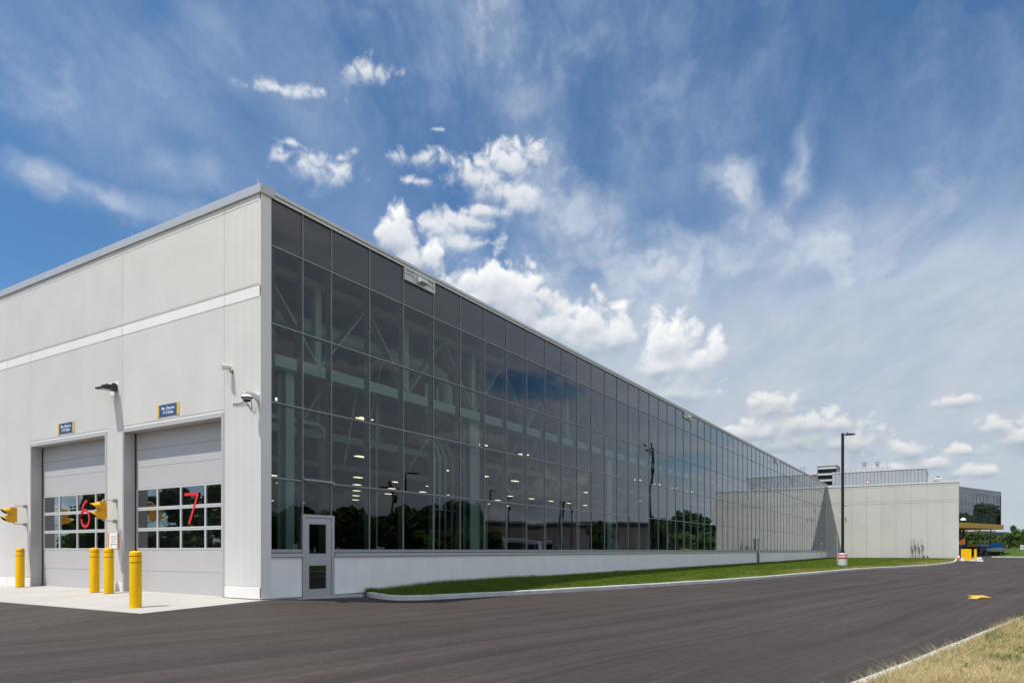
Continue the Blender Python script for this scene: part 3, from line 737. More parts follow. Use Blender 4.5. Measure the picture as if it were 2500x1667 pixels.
# ------------------------------------------------------------------ the garage
LX = 96.3; TOP = 10.45
B = thing('garage_building', 'long white precast garage with a dark glass side and two numbered overhead doors', 'building')
PITCH = 0.0452
def ribs(mb, y0, y1, z0, z1, axis='y', x=0.0, depth=.013, sign=1):
    """vertical ribbing between y0 and y1; axis 'y' is the door wall (facing -x)"""
    n = max(1, int((y1 - y0) / PITCH)); p = (y1 - y0) / n
    prof = []
    for i in range(n):
        a = y0 + i * p
        prof += [(a, depth), (a + .18 * p, depth), (a + .34 * p, 0), (a + .76 * p, 0), (a + .92 * p, depth)]
    prof.append((y1, depth))
    vs = [(x + d, y, z) for (y, d) in prof for z in (z0, z1)]
    fs = [(2 * i, 2 * i + 1, 2 * i + 3, 2 * i + 2) for i in range(len(prof) - 1)]
    # rib ends
    o = len(vs)
    for i in range(n):
        a = y0 + i * p
        for z in (z0, z1):
            vs += [(x + depth, a + .18 * p, z), (x, a + .34 * p, z), (x, a + .76 * p, z), (x + depth, a + .92 * p, z)]
            b = len(vs) - 4; fs.append((b, b + 1, b + 2, b + 3))
    mb.add(vs, fs)
GROOVE = (8.09, 8.14)
def wall_panel(y0, y1, holes=(), x0=0.0):
    """precast panel of the door wall; holes = [(ya, yb, ztop)]"""
    mb = MB(); g_ = .010
    y0 += g_; y1 -= g_
    spans = []; cur = y0
    for (ya, yb, zt) in holes:
        if ya > cur: spans.append((cur, ya, None))
        spans.append((max(ya, y0), min(yb, y1), zt)); cur = yb
    if cur < y1 - .01: spans.append((cur, y1, None))
    for (a, b, zt) in spans:
        zb = .03 if zt is None else zt
        mb.box((x0 + .021, a, zb), (x0 + .30, b, TOP))
        edge = .0
        # smooth bands flush with the rib tops
        for (c, d) in ((10.30, TOP), (7.82, GROOVE[0])):
            mb.prism([(x0 + .02, c - .025), (x0, c), (x0, d), (x0 + .02, d)][::-1], a, b, axis=1)
        if zt is None:
            mb.prism([(x0 + .02, .03), (x0, .03), (x0, .32), (x0 + .02, .335)][::-1], a, b, axis=1)
            ribs(mb, a, b, .345, 7.79, x=x0)
        else:
            ribs(mb, a, b, zb + .07, 7.79, x=x0)
            mb.box((x0, a, zb), (x0 + .02, b, zb + .035))
        ribs(mb, a, b, GROOVE[1] + .03, 10.27, x=x0)
        mb.box((x0 + .004, a, GROOVE[1]), (x0 + .02, b, GROOVE[1] + .018))
    return mb.build('concrete_panel', M['precast'], B)
D7 = (1.48, 6.37, 4.985); D6 = (7.22, 12.10, 4.985)
# corner panel keeps a smooth end towards the glass
mb = MB(); mb.box((.021, 0, .03), (.335, 1.48 - .010, TOP)); 
for (c, d) in ((10.30, TOP), (7.82, GROOVE[0])): mb.prism([(.02, c - .025), (0, c), (0, d), (.02, d)][::-1], .0015, 1.474, axis=1)
mb.prism([(.02, .03), (0, .03), (0, .32), (.02, .335)][::-1], .0025, 1.474, axis=1)
mb.box((0.0, .0035, .05), (.0205, .035, TOP - .002))
ribs(mb, .035, 1.474, .345, 7.79); ribs(mb, .035, 1.474, GROOVE[1] + .03, 10.27)
mb.box((.004, .035, GROOVE[1]), (.02, 1.474, GROOVE[1] + .018))
mb.build('concrete_panel', M['precast'], B)
wall_panel(1.48, 6.37, [(1.48, 6.37, D7[2])])
wall_panel(6.37, 12.10, [(7.22, 12.10, D6[2])])
wall_panel(12.10, 13.80)
yy = [13.80, 18.4, 23.0, 27.6, 32.2]
for a, b in zip(yy, yy[1:]): wall_panel(a, b)
# dark sealant behind the joints and a set-back foundation
mb = MB()
for y in (1.48, 6.37, 12.10, 13.80, 18.4, 23.0, 27.6): mb.box((.03, y - .008, .03 if y > 12.2 or y in () else 5.0), (.05, y + .008, TOP - .01))
mb.build('joint_sealant', M['joint'], B)
mb = MB(); mb.box((.05, .02, -.6), (.33, 1.46, .028)); mb.box((.05, 6.39, -.6), (.33, 7.2, .028)); mb.box((.05, 12.12, -.6), (.33, 32.2, .028)); mb.box((.02, .02, -.6), (.36, .6, .02))
mb.build('foundation', M['foundation'], B)
mb = MB(); mb.prism([(-.055, 10.452), (.40, 10.452), (.40, 10.69), (.02, 10.69), (-.055, 10.678)], -.055, 32.2, axis=1)
mb.build('coping', M['coping'], B, bevel=.006)
mb = MB()
for y in (3.0, 9.1, 15.2, 21.3, 27.4): mb.box((-.058, y - .05, 10.45), (.40, y + .05, 10.692))
mb.build('coping_joint_cover', M['coping'], B)

# overhead doors
def digit_mesh(kind):
    mb = MB(); t = .004; s_ = .088                          # flat vinyl strokes; +y runs to the left on this wall
    def strip(P, w):
        L = []; R_ = []
        for i, p in enumerate(P):
            a = Vector(P[max(i - 1, 0)]); b = Vector(P[min(i + 1, len(P) - 1)]); d = (b - a).normalized(); nrm = Vector((-d.y, d.x)) * w / 2
            L.append((p[0] + nrm.x, p[1] + nrm.y)); R_.append((p[0] - nrm.x, p[1] - nrm.y))
        k = len(P); vs = [(x_, -l[0], l[1]) for x_ in (0, t) for l in L + R_]
        fs = []
        for i in range(k - 1):
            fs += [(i, i + 1, k + i + 1, k + i), (2 * k + i, 3 * k + i, 3 * k + i + 1, 2 * k + i + 1), (i, 2 * k + i, 2 * k + i + 1, i + 1), (k + i, k + i + 1, 3 * k + i + 1, 3 * k + i)]
        fs += [(0, k, 3 * k, 2 * k), (k - 1, 3 * k - 1, 4 * k - 1, 2 * k - 1)]
        mb.add(vs, fs)
    if kind == '7':
        mb.prism([(.33, .90), (-.33, .90), (-.33, .822), (.33, .822)], 0, t, axis=0)
        # axis 0 prism takes (y, z): flip y so that the digit reads from outside
        mb.prism([(-.235, .8215), (-.33, .8215), (.075, 0), (.17, 0)], 0, t, axis=0)
    else:
        N = 28
        ring = [(.245 * math.sin(2 * math.pi * i / N), .30 + .27 * math.cos(2 * math.pi * i / N)) for i in range(N + 1)]
        strip(ring, s_)
        arm = [(-.245 + .0, .30), (-.235, .46), (-.19, .62), (-.11, .75), (.0, .84), (.11, .885)]
        strip(arm, s_)
    return mb
def overhead_door(kind, oy):
    y0, y1 = 1.59 + oy, 6.28 + oy; zt = 4.86; R = .35
    # pressed metal surround
    fr = MB()
    for (a, b) in ((1.482 + oy, y0), (y1, 6.368 + oy)):
        fr.box((-.012, a, .0), (R + .02, b, zt)); 
    fr.box((-.012, 1.482 + oy, zt), (R + .02, 6.368 + oy, 4.983))
    f = fr.build('door_surround', M['door_frame'], B, bevel=.004)
    d = MB().box((R + .045, y0, 0), (R + .06, y1, zt)).build('overhead_door', M['door_grey'], B)
    sl = MB(); sl.box((R - .012, y1 - .07, .02), (R + .04, y1 - .001, zt - .001)); sl.box((R + .001, y0, .0), (R + .044, y1 - .071, .022)); sl.build('weather_seal', M['gasket'], d)
    yb, ye = y0, y1 - .075
    zs = [(.022, .66), (.66, 1.30), (3.165, 3.81), (3.81, 4.345), (4.345, zt)]
    for (a, b) in zs:
        m_ = MB(); m_.box((R - .0, yb, a + .0035), (R + .044, ye, b - .0035)); m_.build('door_section', M['door_grey'], d, bevel=.003)
    ysx = [ye, 5.11 + oy, 3.95 + oy, 2.80 + oy, yb]
    zr = [(1.30, 1.912), (1.912, 2.54), (2.54, 3.165)]
    for (a, b) in zr:
        m_ = MB(); m_.box((R - .008, yb, a + .004), (R + .043, ye, a + .050)); m_.box((R - .008, yb, b - .050), (R + .043, ye, b - .004))
        for i, y in enumerate(ysx):
            w = .032; ya, yc = (y - .05, y) if i == 0 else ((y, y + .05) if i == 4 else (y - w, y + w))
            m_.box((R - .007, ya, a + .051), (R + .042, yc, b - .051))
        m_.build('glazing_frame', M['door_white'], d, bevel=.005)
        for i in range(4):
            m_ = MB(); m_.add([(R + .02, ysx[i + 1] + .02, a + .045), (R + .02, ysx[i] - .02, a + .045), (R + .02, ysx[i] - .02, b - .045), (R + .02, ysx[i + 1] + .02, b - .045)], [(3, 2, 1, 0)])
            o = m_.build('pane', M['door_glass'], d)
    dg = digit_mesh(kind).build('door_number', M['red'], d)
    dg.location = (R - .0145, 3.42 + oy, 2.03)
overhead_door('7', 0.0); overhead_door('6', 5.74)

# low wall under the glass
jx = [2.54, 8.81, 14.95, 21.13, 27.23, 30.66, 36.8, 42.95, 49.1, 54.35, 60.5, 66.7, 72.9, 79.1, 85.3, 91.4, 96.28]
def low_panel(a, b): MB().box((a + .005, .0, .02), (b - .005, .28, 1.095)).build('plinth_panel', M['precast_smooth'], B, bevel=.004)
low_panel(.335, 1.36)
for a, b in zip(jx, jx[1:]): low_panel(a, b)
mb = MB()
for x in jx[1:-1]: mb.box((x - .006, .03, .02), (x + .006, .05, 1.09))
mb.build('joint_sealant', M['joint'], B)
mb = MB(); mb.box((.37, .03, -.6), (96.2, .25, .018)); mb.box((1.36, -.02, -.4), (2.53, .02, -.012)); mb.build('foundation', M['foundation'], B)
mb = MB(); mb.box((.335, -.055, 1.10), (1.355, .10, 1.20)); mb.box((2.545, -.055, 1.10), (LX - .05, .10, 1.20)); mb.build('sill_cap', M['coping'], B, bevel=.008)
mb = MB(); mb.box((.33, -.015, 1.222), (1.355, .16, 1.31)); mb.box((2.545, -.015, 1.222), (LX - .05, .16, 1.31)); mb.build('sill_rail', M['mullion'], B)
mb = MB().box((.335, .03, 1.196), (LX - .05, .15, 1.225)).build('sill_gap', M['gasket'], B)

# curtain wall grid
ZR = [1.31, 3.18, 5.16, 7.21, 9.235, 10.455]
XC = [.335, 1.40, 2.45]
while XC[-1] + 1.5632 < LX - .5: XC.append(XC[-1] + 1.5632)
XC.append(LX - .02)
mm = MB(); mm.box((-.0085, -.003, 0), (.0085, .024, ZR[-1] - ZR[0])); mul0 = mm.build('mullion', M['mullion'], B)
fm = MB(); fm.box((-.033, .034, 0), (.033, .21, ZR[4] - ZR[0])); fin0 = fm.build('fin', M['fin'], mul0)
mul0.location = (XC[1], .004, ZR[0]); first = True
for i, x in enumerate(XC):
    if i == 0:
        m_ = MB(); m_.box((.333, .03, ZR[0]), (.365, .21, ZR[4])); m_.build('jamb_fin', M['fin'], B); continue
    if i == 1: continue
    m_ = part_copy(mul0, B, (x, .004, ZR[0])); part_copy(fin0, m_)
    if abs(x - 30.65) < .9 and i: m_.scale = (2.2, 1.6, 1)
for k, z in enumerate(ZR[1:-1]):
    o = MB().box((.337, -.004, z - .013), (LX - .03, .034, z + .013)).build('transom', M['mullion'], B)
    MB().box((.37, .036, z - .03), (LX - .06, .15, z + .03)).build('transom_back', M['fin'], o)
pane_mesh = {}
def pane(x0, x1, z0, z1, mat, name):
    key = (round(x1 - x0, 3), round(z1 - z0, 3), name)
    if key not in pane_mesh:
        w, h = (x1 - x0) / 2, (z1 - z0) / 2
        m_ = MB()
        if name == 'glass_pane': m_.add([(-w, 0, -h), (w, 0, -h), (w, 0, h), (-w, 0, h)], [(0, 1, 2, 3)])
        else: m_.box((-w, 0, -h), (w, .03, h))
        pane_mesh[key] = m_.build(name, M[mat], B); o = pane_mesh[key]
    else: o = part_copy(pane_mesh[key], B)
    o.location = ((x0 + x1) / 2, .03, (z0 + z1) / 2)
    o.rotation_euler = (random.gauss(0, .0013), 0, random.gauss(0, .0016))
    return o
def spandrel():
    m = glass('spandrel_glass', (0, 0, 0), 1.52, 1.25, 0.0030, .85); nt = m.node_tree
    mx = [n for n in nt.nodes if n.type == 'MIX_SHADER'][0]
    df = nt.nodes.new('ShaderNodeBsdfDiffuse'); df.inputs[0].default_value = (0.050, 0.047, 0.046, 1)
    nt.links.new(df.outputs[0], mx.inputs[1]); return m
M['spandrel'] = spandrel()
for i in range(len(XC) - 1):
    x0, x1 = XC[i] + .004, XC[i + 1] - .004
    for k in range(5):
        z0, z1 = ZR[k] + .004, ZR[k + 1] - .004
        if k == 0 and i == 1: z0 = 2.285
        if k == 4: pane(x0, x1, z0, z1, 'spandrel', 'spandrel_panel')
        else: pane(x0, x1, z0, z1, 'glass', 'glass_pane')
# roof edge over the glass: two folded strips with a shadow gap
mb = MB(); mb.box((.40, -.030, 10.455), (LX - .02, .22, 10.520)); mb.box((.40, .0, 10.522), (LX - .02, .22, 10.548)); mb.prism([(-.050, 10.550), (.30, 10.550), (.30, 10.665), (-.050, 10.640)], .40, LX - .02, axis=0)
mb.build('coping', M['coping_pale'], B)
MB().box((.40, .004, 10.450), (LX - .02, .03, 10.4549)).build('edge_gasket', M['gasket'], B)
# exit door and its frame
mb = MB(); mb.box((1.37, -.03, -.02), (1.44, .14, 2.27)); mb.box((2.43, -.03, -.02), (2.53, .14, 2.27)); mb.box((1.44, -.03, 2.19), (2.43, .14, 2.27))
ed = mb.build('exit_door', M['alum'], B, bevel=.004)
mb = MB(); L0, L1 = 1.452, 2.418
mb.box((L0, -.012, .0), (1.60, .035, 2.178)); mb.box((2.23, -.012, .0), (L1, .035, 2.178))
mb.box((1.60, -.0122, .0), (2.23, .0352, .21)); mb.box((1.60, -.0122, .86), (2.23, .0352, 1.19)); mb.box((1.60, -.0122, 2.01), (2.23, .0352, 2.1782))
mb.build('leaf', M['alum'], ed)
for (a, b) in ((.205, .865), (1.185, 2.015)):
    MB().add([(1.595, .01, a), (2.235, .01, a), (2.235, .01, b), (1.595, .01, b)], [(0, 1, 2, 3)]).build('pane', M['exit_glass'], ed)
mb = MB()
for z in (.25, 1.10, 1.95): mb.tube([(2.424, -.022, z), (2.424, -.022, z + .12)], .012, 8)
mb.build('hinge', M['alum'], ed)
MB().box((1.45, -.016, -.012), (2.42, .10, -.002)).build('threshold', M['alum'], ed)
MB().prism([(-.11, 3.19), (.02, 3.215), (.02, 3.26), (-.10, 3.215)], 1.38, 2.47, axis=0).build('drip_flashing', M['mullion'], B)
# stepped slab under the exit door
o = MB().box((.36, -.16, -.42), (3.55, .018, -.035)).build('door_stoop', M['foundation'], B, bevel=.01)

# roof and the hall behind the glass
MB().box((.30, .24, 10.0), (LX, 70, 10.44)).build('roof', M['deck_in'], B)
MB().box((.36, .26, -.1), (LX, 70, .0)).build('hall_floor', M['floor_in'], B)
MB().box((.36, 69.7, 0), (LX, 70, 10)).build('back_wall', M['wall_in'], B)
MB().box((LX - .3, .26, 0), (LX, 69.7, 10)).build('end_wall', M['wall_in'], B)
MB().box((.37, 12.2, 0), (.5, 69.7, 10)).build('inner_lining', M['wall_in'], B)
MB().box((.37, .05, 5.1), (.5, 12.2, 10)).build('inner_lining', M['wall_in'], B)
mb = MB()
for i in range(46): mb.box((.6, 1 + i * 1.5, 9.80), (LX - .5, 1.12 + i * 1.5, 9.995))
mb.build('roof_joists', M['deck_in'], B)
def truss(y):
    m_ = MB(); c = M['steel_in']
    m_.box((.5, y - .13, 9.30), (LX - .4, y + .13, 9.50))
    k = 0; x = 1.25
    while x < LX - 3:
        for s_ in (-.07, .07):
            m_.bar((x, y + s_, 9.3), (x + 2.05, y + s_, 6.85), .055, .19, up=(0, 1, 0))
            m_.bar((x + 2.05, y + s_, 6.85), (x + 4.15, y + s_, 9.3), .055, .19, up=(0, 1, 0))
        m_.box((x + 1.93, y - .09, 6.9), (x + 2.17, y + .09, 9.3))
        x += 4.15
    t = m_.build('roof_truss', c, B)
    MB().box((.5, y - .16, 6.58), (LX - .4, y + .16, 6.92)).build('bottom_chord', M['beam_in'], t)
    return t
t0 = truss(1.55); t1 = truss(10.5); t2 = truss(19.4)
mb = MB()
for i in range(16):                                          # cross bracing behind the first truss and hangers under it
    x = 1.3 + i * 6.2
    mb.bar((x, 2.6, 8.6), (x + 1.2, 4.4, 6.4), .07); mb.bar((x + 3.0, 2.2, 6.7), (x + 2.4, 3.4, 4.6), .06); mb.bar((x + 4.4, 2.2, 6.7), (x + 5.2, 3.6, 4.4), .06)
    mb.bar((x + 5.6, 2.4, 6.6), (x + 5.6, 2.4, 0), .045)
mb.build('bracing', M['steel_in'], B)
for x in (2.45, 12.1, 25.7, 38.9, 52.1, 65.3, 78.5, 91.0):
    w = .16 if x < 3 else .33
    m_ = MB(); m_.box((x - w, 1.74, 0), (x + w, 1.78, 6.6)); m_.box((x - w, 2.08, 0), (x + w, 2.12, 6.6)); m_.box((x - .03, 1.78, 0), (x + .03, 2.08, 6.6))
    m_.build('steel_column', M['col_in'], B)
for x in (12.1, 38.9, 65.3):
    for y in (10.5, 19.4):
        MB().box((x - .2, y - .2, 0), (x + .2, y + .2, 9.4)).build('steel_column', M['col_in'], B)
# ducts and pipes
dct = MB(); dct.tube([(.8, 3.2, 8.75), (11.0, 3.2, 8.75), (11.75, 3.2, 8.62), (12.05, 3.2, 8.2), (12.1, 3.2, 7.0)], .27, 16)
dt = dct.build('air_duct', M['duct'], smooth=True); tag(dt, 'fat pale duct with a downturned elbow seen through the glass high under the roof', 'duct')
m_ = MB()
for x in (2.6, 5.0, 7.4, 9.8): m_.tube([(x, 3.2, 9.0), (x, 3.2, 9.9)], .03, 6); m_.tube([(x - .03, 3.2, 8.75), (x + .03, 3.2, 8.75)], .285, 16)
m_.build('hanger', M['beam_in'], dt)
pb = MB()
for i, x in enumerate((11.1, 11.45, 11.85, 12.3)):
    pb.tube([(x - .55, 3.1, 5.75), (x - .2, 3.1, 5.5), (x, 3.1, 5.1), (x, 3.1, 0)], .085 if i != 3 else .13, 10)
    pb.tube([(x - .35, 3.25, 8.1), (x - .35, 3.25, 6.9)], .07, 8)
po = pb.build('pipe_bundle', M['duct'], smooth=True); tag(po, 'bundle of pale vertical pipes behind the glass beside the wide column', 'pipes')
MB().box((10.9, 2.98, 2.95), (12.5, 3.02, 3.0)).build('clamp', M['beam_in'], po)
m_ = MB(); m_.tube([(.6, 4, 5.72), (5.6, 4, 5.72), (5.85, 4, 5.62), (5.95, 4, 5.36)], .075, 10); m_.tube([(.6, 4, 5.42), (5.0, 4, 5.42)], .04, 8)
o = m_.build('pipe_run', M['duct'], smooth=True); tag(o, 'pair of pale horizontal pipes near the corner behind the glass', 'pipes')
m_ = MB(); m_.tube([(1.9, 2.2, 0), (1.9, 2.2, 3.2)], .03, 8); m_.tube([(1.9, 2.2, 2.7), (2.05, 2.25, 2.3), (2.1, 2.3, 1.8), (2.0, 2.2, 1.2), (1.96, 2.2, .3)], .02, 8)
o = m_.build('hose_drop', M['duct'], smooth=True); tag(o, 'thin white hose hanging on a pipe beside the first column inside', 'hose')

def make_light():
    t = thing('ceiling_light', 'lit twin tube ceiling light hanging inside the garage hall', 'ceiling light', group='ceiling lights in rows under the garage roof')
    m_ = MB(); m_.box((-.42, -.17, .02), (.42, .17, .06)); m_.build('housing', M['far_grey'], t)
    for s_ in (-.11, .11): MB().box((-.39, s_ - .045, -.015), (.39, s_ + .045, .018)).build('light_strip', M['tube_light'], t)
    MB().tube([(-.3, 0, .06), (-.3, 0, 2.8)], .008, 4).build('hanger', M['bracket'], t)
    return t
lamp0 = make_light(); used = False
for i in range(-3, 13):
    for j in range(-1, 10):
        if (i, j) in ((0, -1), (-3, 0)) or (i > 7 and j > 5): continue
        if i != j and random.random() < (.45 if j < 3 else .30): continue
        loc = (15.26 + 4.5 * i, 11.13 + 4.47 * j, 7.0)
        if not used: lamp0.location = loc; used = True
        else: dup(lamp0, loc)

# ------------------------------------------------------------------ the far wing
WX = 96.3
Wg = thing('wing_building', 'flat roofed pale precast wing closing the far end of the glass side', 'building')
WY = [0.0, -1.52, -3.30, -5.07, -6.85, -8.65, -10.44, -12.25, -14.02, -15.80]
for a, b in zip(WY, WY[1:]):
    a -= .008; b += .008
    m_ = MB()
    m_.box((WX + .016, b, .16), (WX + .30, a, 10.10))
    m_.box((WX, b, .24), (WX + .016, a, 7.58)); m_.prism([(WX - .012, 7.60), (WX + .016, 7.585), (WX + .016, 7.865), (WX - .012, 7.865)], b, a, axis=1)
    m_.box((WX, b, 7.905), (WX + .016, a, 9.80)); m_.prism([(WX - .012, 9.83), (WX + .016, 9.805), (WX + .016, 10.09), (WX - .012, 10.09)], b, a, axis=1)
    for k in range(5):                                       # shallow reveals cast into each panel
        pass
    m_.build('concrete_panel', M['wing_concrete'], Wg)
m_ = MB()
for y in WY[1:-1]: m_.box((WX + .03, y - .012, .2), (WX + .05, y + .012, 10.08))
m_.build('joint_sealant', M['joint'], Wg)
MB().box((WX + .05, -15.78, -.3), (WX + .3, -.02, .159)).build('foundation', M['foundation'], Wg)
MB().box((WX + .31, -15.80, -.2), (WX + 30, -.05, 10.08)).build('side_wall', M['wing_concrete'], Wg)
MB().box((WX - .06, -15.86, 10.105), (WX + .4, -.03, 10.30)).build('coping', M['coping_pale'], Wg, bevel=.01)
MB().box((WX + .41, -15.86, 10.082), (WX + 30, -.03, 10.20)).build('roof', M['far_grey'], Wg)

P_ = thing('rooftop_penthouse', 'pale corrugated metal plant room standing on the roof of the far wing', 'rooftop unit', (101, 0, 10.2))
m_ = MB(); m_.box((.06, -11.95, 0), (11, -.1, 2.36)); m_.build('body', M['clad'], P_)
n_ = 26; w = 11.9 / n_
pn = MB(); pn.prism([(.05, -w / 2 + .01), (.0, -w / 2 + .06), (0, w / 2 - .06), (.05, w / 2 - .01)][::-1], 0, 2.34, axis=2); pn0 = pn.build('cladding_panel', M['clad'], P_)
pn0.location = (0, -.1 - w / 2, 0)
for i in range(1, n_): part_copy(pn0, P_, (0, -.1 - w * (i + .5), 0))
m_ = MB(); m_.box((-.06, -12.02, 2.365), (11.1, -.05, 2.50)); m_.build('roof_edge', M['coping_pale'], P_)
a_ = thing('air_handling_unit', 'big grey louvred intake hood on the roof left of the plant room', 'rooftop unit', (103.5, .95, 10.2))
m_ = MB(); m_.box((.3, -1.3, 0), (3.0, 1.25, 3.72)); m_.build('casing', M['dark_gap'], a_)
m_ = MB(); m_.box((-.1, -1.45, 0), (3.1, -1.3, 3.8)); m_.box((-.1, 1.25, 0), (3.1, 1.38, 3.8)); m_.box((-.1, -1.45, 3.72), (3.1, 1.38, 3.82)); m_.build('frame', M['far_grey'], a_)
for k in range(4):
    z = .15 + k * .92
    MB().prism([(-.42, z + .38), (.28, z + .74), (.28, z + .80), (-.42, z + .60)], -1.29, 1.24, axis=1).build('louvre_blade', M['louvre'], a_)
u_ = thing('rooftop_unit', 'long grey rooftop unit behind the corrugated plant room', 'rooftop unit', (107, 0, 10.2))
m_ = MB(); m_.prism([(-1.2, 0), (-8.0, 0), (-8.0, 2.9), (-7.2, 3.55), (-1.2, 3.62)][::-1], 0, 6, axis=0); m_.build('casing', M['clad_roof'], u_)
m_ = MB()
for i in range(9): m_.box((-.03, -1.9 - i * .72, .1), (0, -1.87 - i * .72, 3.5))
m_.build('seam', M['far_grey'], u_)
m_ = MB(); m_.box((.5, -1.5, .2), (4, -1.2, 3.2)); m_.build('flange', M['dark_gap'], u_)
st = thing('exhaust_stack', 'bright metal exhaust stack with flat rain cap, left of the pair on the roof', 'exhaust stack', (109.5, -3.55, 13.2), group='exhaust stacks on the rooftop unit')
MB().lathe([(.24, 0), (.24, 1.35), (.27, 1.36), (.27, 1.42)], 14).build('pipe', M['galv'], st, smooth=True)
MB().lathe([(.50, 1.62), (.5, 1.66), (.05, 1.78)], 14).build('rain_cap', M['galv'], st, smooth=True)
m_ = MB()
for t in range(4): m_.bar((.25 * math.cos(t * 1.57), .25 * math.sin(t * 1.57), 1.3), (.3 * math.cos(t * 1.57), .3 * math.sin(t * 1.57), 1.63), .03)
m_.build('cap_strut', M['galv'], st)
dup(st, (109.5, -5.35, 13.1), label='bright metal exhaust stack with flat rain cap, right of the pair on the roof')
lc = thing('ladder_cage', 'round steel safety cage of a roof ladder rising behind the glass facade roof', 'ladder', (99.6, 3.75, 10.2))
m_ = MB()
for z in (.6, 1.3, 2.0, 2.7, 3.4): m_.tube([(.34 * math.cos(t * .3927), .34 * math.sin(t * .3927), z) for t in range(17)], .022, 6)
m_.build('hoop', M['galv'], lc)
m_ = MB()
for t in range(10): m_.box((.33 * math.cos(t * .628) - .018, .33 * math.sin(t * .628) - .018, 0), (.33 * math.cos(t * .628) + .018, .33 * math.sin(t * .628) + .018, 3.5))
m_.build('upright', M['galv'], lc)
ck = thing('brick_chimney', 'squat brown brick stack half hidden behind the sloping roof line', 'chimney', (106.2, 3.1, 10.2))
MB().box((0, -.5, 0), (.9, .5, 2.72)).build('shaft', M['rust_brick'], ck); MB().box((-.05, -.56, 2.722), (.95, .56, 2.85)).build('cap', M['rust_brick'], ck)
for i in range(4): MB().box((-.02, -.5 + (i % 2) * .25, .5 + i * .5), (-.001, -.04 + (i % 2) * .25, .7 + i * .5)).build('brick', M['rust_brick'], ck)
gr = thing('roof_guard_rail', 'small grey guard frame standing on the far wing roof', 'railing', (112, -12.8, 10.2))
m_ = MB()
for y in (0, -.9): m_.tube([(0, y, 0), (0, y, 1.9)], .03, 6)
for z in (1.0, 1.9): m_.tube([(0, 0, z), (0, -.9, z)], .03, 6)
m_.build('rail', M['galv'], gr); MB().box((-.1, -.6, 0), (.1, .1, .5)).build('box', M['far_grey'], gr)
cn = thing('roof_marker', 'small orange and white marker cone on the far wing roof edge', 'cone', (98.5, -5.0, 10.2))
MB().lathe([(.14, 0), (.12, .3), (.10, .5)], 10).build('base', M['cone_orange'], cn); MB().lathe([(.10, .501), (.08, .75)], 10).build('band', M['print_white'], cn); MB().lathe([(.08, .751), (.03, 1.1)], 10).build('tip', M['cone_orange'], cn)

# cameras and pipes on the wing wall
def vent_pipe(y, h, label, cat='vent pipe'):
    t = thing('vent_pipe', label, cat, (95.95, y, .02), group='vent pipes along the far wing wall')
    if h > 1: MB().tube([(0, 0, 0), (0, 0, h), (-.01, .0, h + .07), (-.08, 0, h + .12), (-.16, 0, h + .07), (-.17, 0, h - .03)], .045, 8).build('pipe', M['galv'], t, smooth=True); MB().box((.0, -.10, h * .72), (.33, .10, h * .72 + .04)).build('bracket', M['bracket'], t)
    else: MB().tube([(0, 0, 0), (0, 0, h)], .07, 8).build('pipe', M['galv'], t, smooth=True); MB().lathe([(.10, h - .06), (.10, h + .08), (.03, h + .12)], 10).build('cap', M['black'], t)
vent_pipe(-10.41, 2.36, 'short gooseneck vent pipe, leftmost of the row at the far wing wall')
vent_pipe(-10.77, 2.70, 'taller gooseneck vent pipe, second from left at the far wing wall')
vent_pipe(-11.20, 2.36, 'short gooseneck vent pipe between the two taller ones at the wing wall')
vent_pipe(-11.62, 2.70, 'taller gooseneck vent pipe, rightmost tall one at the far wing wall')
vent_pipe(-11.93, .42, 'knee high capped stub pipe next to the tall vent pipes', 'stub pipe')
vent_pipe(-12.31, .42, 'knee high capped stub pipe furthest right at the far wing wall', 'stub pipe')
cm = thing('wall_camera', 'small dark camera bracket on the far wing wall above the shadow edge', 'camera', (WX, -1.88, 5.95))
MB().box((-.15, -.04, -.04), (-.0, .04, .04)).build('arm', M['black'], cm); MB().box((-.34, -.07, -.09), (-.151, .07, .06)).build('camera_body', M['white'], cm)
dup(cm, (WX, -2.35, 6.1), label='second small camera on the far wing wall, hidden close behind the lamp post')
wl = thing('wing_lamp', 'white dome lamp on the right end of the far wing', 'lamp', (97.0, -15.82, 5.3))
MB().tube([(0, 0, .8), (0, -.35, .9), (0, -.45, .3)], .05, 8).build('arm', M['black'], wl); MB().lathe([(.36, -.12), (.32, .05), (.12, .22)], 14, (0, -.45)).build('shade', M['white'], wl, smooth=True)

# ------------------------------------------------------------------ glazed office block and what stands round it
ang = math.atan2(-6.2, 16.0)
O_ = thing('office_building', 'dark glazed two storey office block on a bronze soffit behind the wing', 'building', (121.68, -16.02, 0), ang)
OL = 17.16
MB().box((-8, .6, 5.75), (OL - .1, 14, 11.30)).build('core', M['blind'], O_)
m_ = MB(); m_.box((-8, -.03, 10.63), (OL, .5, 11.42)); m_.box((-8, -.03, 7.90), (OL, .5, 8.43)); m_.build('spandrel_band', M['spandrel'], O_)
m_ = MB(); m_.box((OL - .0, -.05, 5.72), (OL + .10, 14, 11.44)); m_.box((-8, -.05, 11.421), (OL, 14, 11.47)); m_.build('edge_trim', M['black'], O_)
for (a, b) in ((5.735, 7.895), (8.435, 10.625)):
    for i in range(17):
        x0 = -8 + i * 1.48
        o = MB().add([(x0 + .02, 0, a), (x0 + 1.46, 0, a), (x0 + 1.46, 0, b), (x0 + .02, 0, b)], [(0, 1, 2, 3)]).build('glass_pane', M['office_glass'], O_)
        o.rotation_euler.z = random.gauss(0, .001)
m_ = MB()
for i in range(18): m_.box((-8.015 + i * 1.48, -.02, 5.73), (-7.975 + i * 1.48, .04, 10.63))
m_.box((-8, -.05, 8.96), (OL, .04, 9.01)); m_.build('mullion_grid', M['far_roof'], O_)
